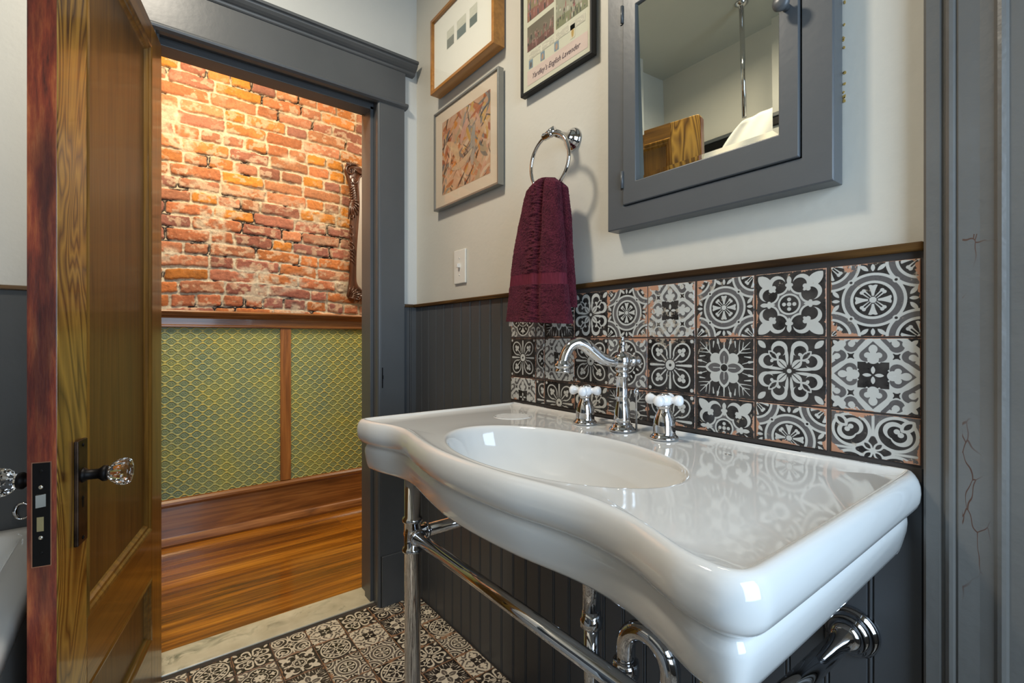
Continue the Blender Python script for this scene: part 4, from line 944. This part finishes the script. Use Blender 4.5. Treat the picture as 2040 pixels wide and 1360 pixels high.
# black frame poster
p3 = empty('framed_poster', (.861, 0, 1.90), 0, 'black framed vintage lavender advertisement poster beside the mirrored cabinet', 'picture')
b = MB(); fr(b, -.141, .141, -.130, .42, -.134, .134, -.122, .412, -.0185, 0, .001); b.build('black_frame', M['black_frame'], p3, .001)
t = NT('poster_paper', .6, col=(.56, .55, .42)); M['poster'] = t.m
MB().box((-.135, -.012, -.123), (.135, -.010, .413)).build('poster_sheet', M['poster'], p3)
def scene_fn(seed, cols, dark):
    def f(X_, Z_):
        R = random.Random(seed); n1 = fbm(X_*3, Z_*3, seed, 4)[..., None]
        col = rgb(cols[0])*(1-n1)+rgb(cols[1])*n1; g_ = sstep(.35, .30, Z_+.08*fbm(X_*4, Z_*0, seed, 2))[..., None]; col = col*(1-g_)+rgb(cols[2])*g_
        for k in range(46):
            cx, cy = R.random(), R.uniform(.05, .62); hw = R.uniform(.010, .028); hh = R.uniform(.04, .14); c_ = rgb(R.choice(cols[3:]))
            m = np.clip(1.3-((X_-cx)/hw)**2-((Z_-cy)/hh)**2, 0, 1)[..., None]; col = col*(1-m)+c_*m
            m = np.clip(1.5-(((X_-cx)/hw)**2+((Z_-cy-hh)/(hw*.9))**2), 0, 1)[..., None]; col = col*(1-m)+rgb('b08868')*m
        g0 = col.mean(axis=2, keepdims=True); return (col*.62+g0*.38)*.72
    return f
Z3 = 1.90; X3 = .861
def pm(nm, x0, x1, z0, z1, fn, n=110): return printmesh(nm, x0-X3, x1-X3, z0-Z3, z1-Z3, -.0125, fn, p3, n, n)
pm('printed_scene', .745, .858, 1.894, 1.966, scene_fn(31, ['6d6242', '8a7a55', '7a3f22', '9a4a36', 'c07a6a', '2f241c', '7c4b35', 'b0553a'], 1))
pm('printed_scene', .866, .983, 1.899, 1.990, scene_fn(37, ['b9b58c', '8f9468', '8a8f4a', 'b33a2a', '3a3f26', '5d6a35', 'd8d3b0', '2c2a20'], 1))
pm('printed_scene', .745, .858, 1.981, 2.085, scene_fn(43, ['c49a4a', '5a6a3a', 'a0512c', 'c95a4a', 'd98a90', '2b2622', '4a4a66', 'c88a3a'], 1))
pm('printed_scene', .866, .983, 2.000, 2.085, scene_fn(47, ['b9b58c', '9a9a6c', '6a7a3a', 'b33a2a', '3a3f26', '5d6a35', 'd8d3b0', '2c2a20'], 1))
def pinkf(X_, Z_):
    n1 = fbm(X_*5, Z_*5, 5, 3)[..., None]; return rgb('c9b4a8')*(.94+.12*n1)
pm('pink_banner', .745, .983, 1.7955, 1.838, pinkf, 12)
def txtf(X_, Z_):    # columns of small print lines
    ln = (np.sin(Z_*2*PI*11) > .1)*(vn(X_*34, np.floor(Z_*11)*3.7, 8) > .30)*(np.abs((X_*4) % 1-.5) < .45); m = .6*ln[..., None]
    return rgb('cdc9b4')*(1-m)+rgb('4d463c')*m
pm('small_print', .750, .975, 1.868, 1.888, txtf, 150)
for k, x_ in enumerate((.752, .803, .860, .921)):
    def vig(X_, Z_, k=k):
        e_ = ((X_-.5)/.26)**2+((Z_-.42)/.34)**2; m = np.clip(1.6-e_, 0, 1)[..., None]
        bg = rgb('6d8290') if k < 3 else rgb('c9c2a4'); return bg*(1-m)+rgb(('5b5348', 'a5866a', 'a5866a', 'a8873e')[k])*m
    z_ = (1.842, 1.842, 1.842, 1.845)[k]; pm('printed_vignette', x_, x_+.017, z_, z_+(.024 if k < 3 else .036), vig, 20)
def textobj(s, x, z, y, size, mat, parent, shear=.35, spacing=1.0, width=None, name='lettering'):
    cu = bpy.data.curves.new(name, 'FONT'); cu.body = s; cu.size = size; cu.shear = shear; cu.space_character = spacing; cu.extrude = .0001; cu.resolution_u = 3; cu.offset = -.0001
    tmp = bpy.data.objects.new(name, cu); C.objects.link(tmp); dg = bpy.context.evaluated_depsgraph_get(); dg.update()
    me = bpy.data.meshes.new_from_object(tmp.evaluated_get(dg)); bpy.data.objects.remove(tmp)
    xs = [v.co.x for v in me.vertices]; k = (width/(max(xs)-min(xs))) if width else 1
    for v in me.vertices: v.co = Vector((x+(v.co.x-min(xs))*k, y-v.co.z, z+v.co.y))
    me.materials.clear(); return link(name, me, parent, mat)
textobj("Yardley\u2019s English Lavender", .770-X3, 1.8085-Z3, -.0131, .0215, M['ink'], p3, .38, 1.0, .188)
MB().box((-.135, -.0165, -.123), (.135, -.0158, .413)).build('glazing', M['pglass'], p3)

# ---------------- light switch ----------------
ls_ = empty('light_switch', (.3505, .006, 1.318), 0, 'white wall switch plate with a toggle, below the silver framed painting', 'light switch')
MB().box((-.0385, -.0075, -.061), (.0385, 0, .061)).build('wall_plate', M['white_plastic'], ls_, .003, 3)
MB().box((-.0055, -.0185, -.004), (.0055, -.006, .010)).build('toggle', M['white_plastic'], ls_, .0015)
for z_ in (-.030, .030): MB().lathe([(.003, 0), (.003, .001), (.001, .0015)], Matrix.Translation((0, -.0075, z_)) @ Matrix.Rotation(PI/2, 4, 'X'), 12).build('screw', M['white_plastic'], ls_)

# ---------------- towel ring and towel ----------------
tr_ = empty('towel_ring', (.914, .006, 1.590), 0, 'chrome towel ring on the wall beneath the black framed poster', 'towel ring')
mt = Matrix.Rotation(PI/2, 4, 'X')
MB().lathe([(.0300, 0), (.0305, .003), (.0270, .007), (.0240, .009), (.0235, .014), (.0190, .018), (.0150, .022), (.0115, .034), (.0100, .050), (.0095, .062)], mt, 36).build('wall_post', M['chrome'], tr_)
MB().tube([(.000, -.066, .006), (-.012, -.070, .004), (-.024, -.072, .000)], [.0125, .0105, .0095], 20).lathe([(.0085, -.016), (.0100, -.012), (.0085, -.008), (.0100, 0), (.0085, .008), (.0100, .012), (.0085, .016), (.002, .019)], Matrix.Translation((-.022, -.072, -.001)) @ Matrix.Rotation(PI/2, 4, 'Y'), 24).build('post_finial', M['chrome'], tr_)
rr = .0725
MB().tube([(-.016+rr*math.sin(a), -.072, -.0725+rr*math.cos(a)) for a in np.linspace(0, 2*PI, 64, endpoint=False)], .0048, 14, closed=True).build('ring', M['chrome'], tr_)

tw = empty('hand_towel', (.905, -.066, 1.44), 0, 'burgundy terry hand towel folded over the chrome ring', 'towel')
def towel_sheet(name, zt, zb, xl, xr, yc, th, crease, seed, mat, nz=240, nt=200, band=None):
    """closed cross-section loop swept down; xl,xr,yc,th are functions of s in 0..1 (0 at the top)"""
    P = np.zeros((nz, nt, 3))
    for i, s in enumerate(np.linspace(0, 1, nz)):
        a = np.linspace(0, 2*PI, nt, endpoint=False); L_, R_x, y_, t_ = xl(s), xr(s), yc(s), th(s)
        u = np.cos(a); v = np.sin(a); e_ = .55
        X_ = (L_+R_x)/2+(R_x-L_)/2*np.sign(u)*np.abs(u)**.8; Yf = np.sign(v)*np.abs(v)**e_*t_/2
        un = (X_-L_)/(R_x-L_)
        Yf = Yf+np.where(v < 0, crease*np.exp(-((un-.60-.02*math.sin(3*s))/.055)**2), 0)+.004*np.sin(un*9+seed+s*3)*sstep(.05, .6, np.full_like(un, s))
        z_ = zt-(zt-zb)*s
        roundt = min(1, (s*(zt-zb))/.018); k = math.sqrt(max(0, 1-(1-roundt)**2))
        P[i, :, 0] = X_; P[i, :, 1] = y_+Yf*k; P[i, :, 2] = z_+(.006*np.cos((un-.45)*5)*(1-s))-(.012*un*s)
    # terry loops
    A_ = np.linspace(0, 1, nt)[None, :]*nt/2.2; B_ = np.linspace(0, 1, nz)[:, None]*nz/2.4
    n_ = (vn(A_+0*B_, B_+0*A_, seed)-.5)+.6*(vn(A_*.37+0*B_, B_*.33+0*A_, seed+1)-.5)
    c_ = P.mean(axis=1, keepdims=True); d_ = P-c_; d_[..., 2] = 0; d_ /= (np.linalg.norm(d_, axis=2, keepdims=True)+1e-6)
    amp = .0058*np.ones((nz, 1)); zz = P[:, :, 2].mean(axis=1)
    if band:
        inb = ((zz > band[0]) & (zz < band[1])); amp[inb] *= .05; P[inb] -= d_[inb]*np.array([.3, 1, 0])*.0022
    P = P+d_*np.array([.35, 1, 0])*n_[..., None]*amp[:, :, None]
    P[..., 0] -= .905; P[..., 1] += .066; P[..., 2] -= 1.44
    me = grid_mesh(name, P, closed_u=True)
    if band:
        q_ = np.tile(0, (nz-1)*nt); rows0 = np.concatenate([np.repeat(np.arange(nz-1), nt-1), np.arange(nz-1)]); q_[inb[rows0] & inb[np.minimum(rows0+1, nz-1)]] = 1; me.polygons.foreach_set('material_index', q_.astype(np.int32))
    # close the ends
    bm = bmesh.new(); bm.from_mesh(me); bmesh.ops.holes_fill(bm, edges=[e for e in bm.edges if e.is_boundary], sides=0); bm.to_mesh(me); bm.free()
    return link(name, me, tw, mat)
cur = lambda pts: (lambda s: float(np.interp(s, *zip(*pts))))
towel_sheet('front_fold', 1.472, 1.108, cur([(0, .848), (.05, .826), (.3, .795), (.70, .759), (.80, .752), (1, .733)]), cur([(0, .932), (.04, .946), (.35, .957), (.66, .962), (.80, .966), (1, .980)]),
            cur([(0, -.078), (.5, -.078), (1, -.072)]), cur([(0, .030), (.1, .040), (.6, .046), (1, .050)]), .012, 3, [M['towel'], M['band']], 300, 240, (1.200, 1.230))
towel_sheet('back_fold', 1.462, 1.150, cur([(0, .880), (.1, .868), (1, .800)]), cur([(0, .938), (.05, .952), (.3, .964), (.7, .967), (1, .970)]), cur([(0, -.056), (1, -.046)]), cur([(0, .024), (1, .036)]), .006, 8, M['towel'])
MB().box((-.163, -.012, -.345), (-.148, -.0105, -.322)).build('care_tag', M['white_plastic'], tw)

# ---------------- bathtub behind the door, wall ring, curtain ----------------
tb = empty('bathtub', (.80, -1.40, 0), 0, 'white bathtub at the left edge behind the open door', 'bathtub')
def rrect(x0, x1, y0, y1, r, n=10):
    p = []
    for cx, cy, a0 in ((x1-r, y0+r, -PI/2), (x1-r, y1-r, 0), (x0+r, y1-r, PI/2), (x0+r, y0+r, PI)):
        for a in np.linspace(a0, a0+PI/2, n): p.append((cx+r*math.cos(a), cy+r*math.sin(a)))
    return resamp(p, 200) if False else np.array(p)
Rg = []
for ins, z, r in ((.012, .0, .03), (.012, .05, .03), (.010, .30, .03), (.008, .50, .03), (.006, .515, .03), (.002, .522, .03), (0, .530, .03), (0, .548, .03), (.004, .556, .03), (.012, .560, .03), (.060, .561, .04), (.068, .556, .06), (.078, .50, .10), (.11, .25, .14), (.16, .14, .14), (.24, .11, .08), (.30, .108, .02)):
    q = rrect(.010+ins, 1.58-ins, -1.726+ins, -1.076-ins, min(r, .31-ins if ins < .3 else .01)); Rg.append(np.stack([q[:, 0]-.80, q[:, 1]+1.40, np.full(len(q), z)], 1))
link('tub_shell', grid_mesh('tub_shell', np.array(Rg), closed_u=True), tb, M['tub'])
op_ = MB(); pts = [(.0, .016*math.cos(a), .0205*math.sin(a)) for a in np.linspace(0, 2*PI, 40, endpoint=False)]
op_.tube(pts, .0028, 10, closed=True); op_.tube([(0, -.0135*math.cos(a), .018*math.sin(a)) for a in np.linspace(-1.1, 1.1, 12)], [.002+.004*math.sin(PI*k/11) for k in range(12)], 10)
o = op_.build('metal_ring', M['chrome']); o.location = (.010, -1.152, .600); tag(o, 'small oval metal ring hung on the dark wainscot above the tub', 'ring')
# vertical shower pole and white curtain gathered on it
sp_ = empty('shower_pole', (.66, -1.44, 0), 0, 'slim chrome pole coming down from the ceiling to the white curtain, seen in the mirror', 'pole')
MB().lathe([(.011, 2.045), (.011, CEIL-.02)], None, 20).build('pole_tube', M['chrome'], sp_)
MB().lathe([(.011, CEIL-.02), (.03, CEIL-.006), (.03, CEIL-.001)], None, 24).build('ceiling_flange', M['chrome'], sp_)
nz, nx = 80, 140; U_, V_ = np.meshgrid(np.linspace(0, 1, nx), np.linspace(0, 1, nz))
x0_ = -.035-.20*np.clip(V_*5, 0, 1)**.8-.03*V_; x1_ = .20+.05*V_
P = np.stack([x0_+(x1_-x0_)*U_, .020*np.sin(U_*2*PI*2.0+V_*16)*(.25+.75*np.clip(V_*4, 0, 1))+.005*np.sin(U_*19+V_*25), -V_*1.35+.02*U_*(1-U_)*4*(1-V_)], -1)
o = link('shower_curtain', grid_mesh('shower_curtain', P), None, M['cloth_white']); o.location = (.67, -1.44, 2.02)
sd = o.modifiers.new('solid', 'SOLIDIFY'); sd.thickness = .003
tag(o, 'white shower curtain gathered in folds, seen in the cabinet mirror', 'shower curtain')
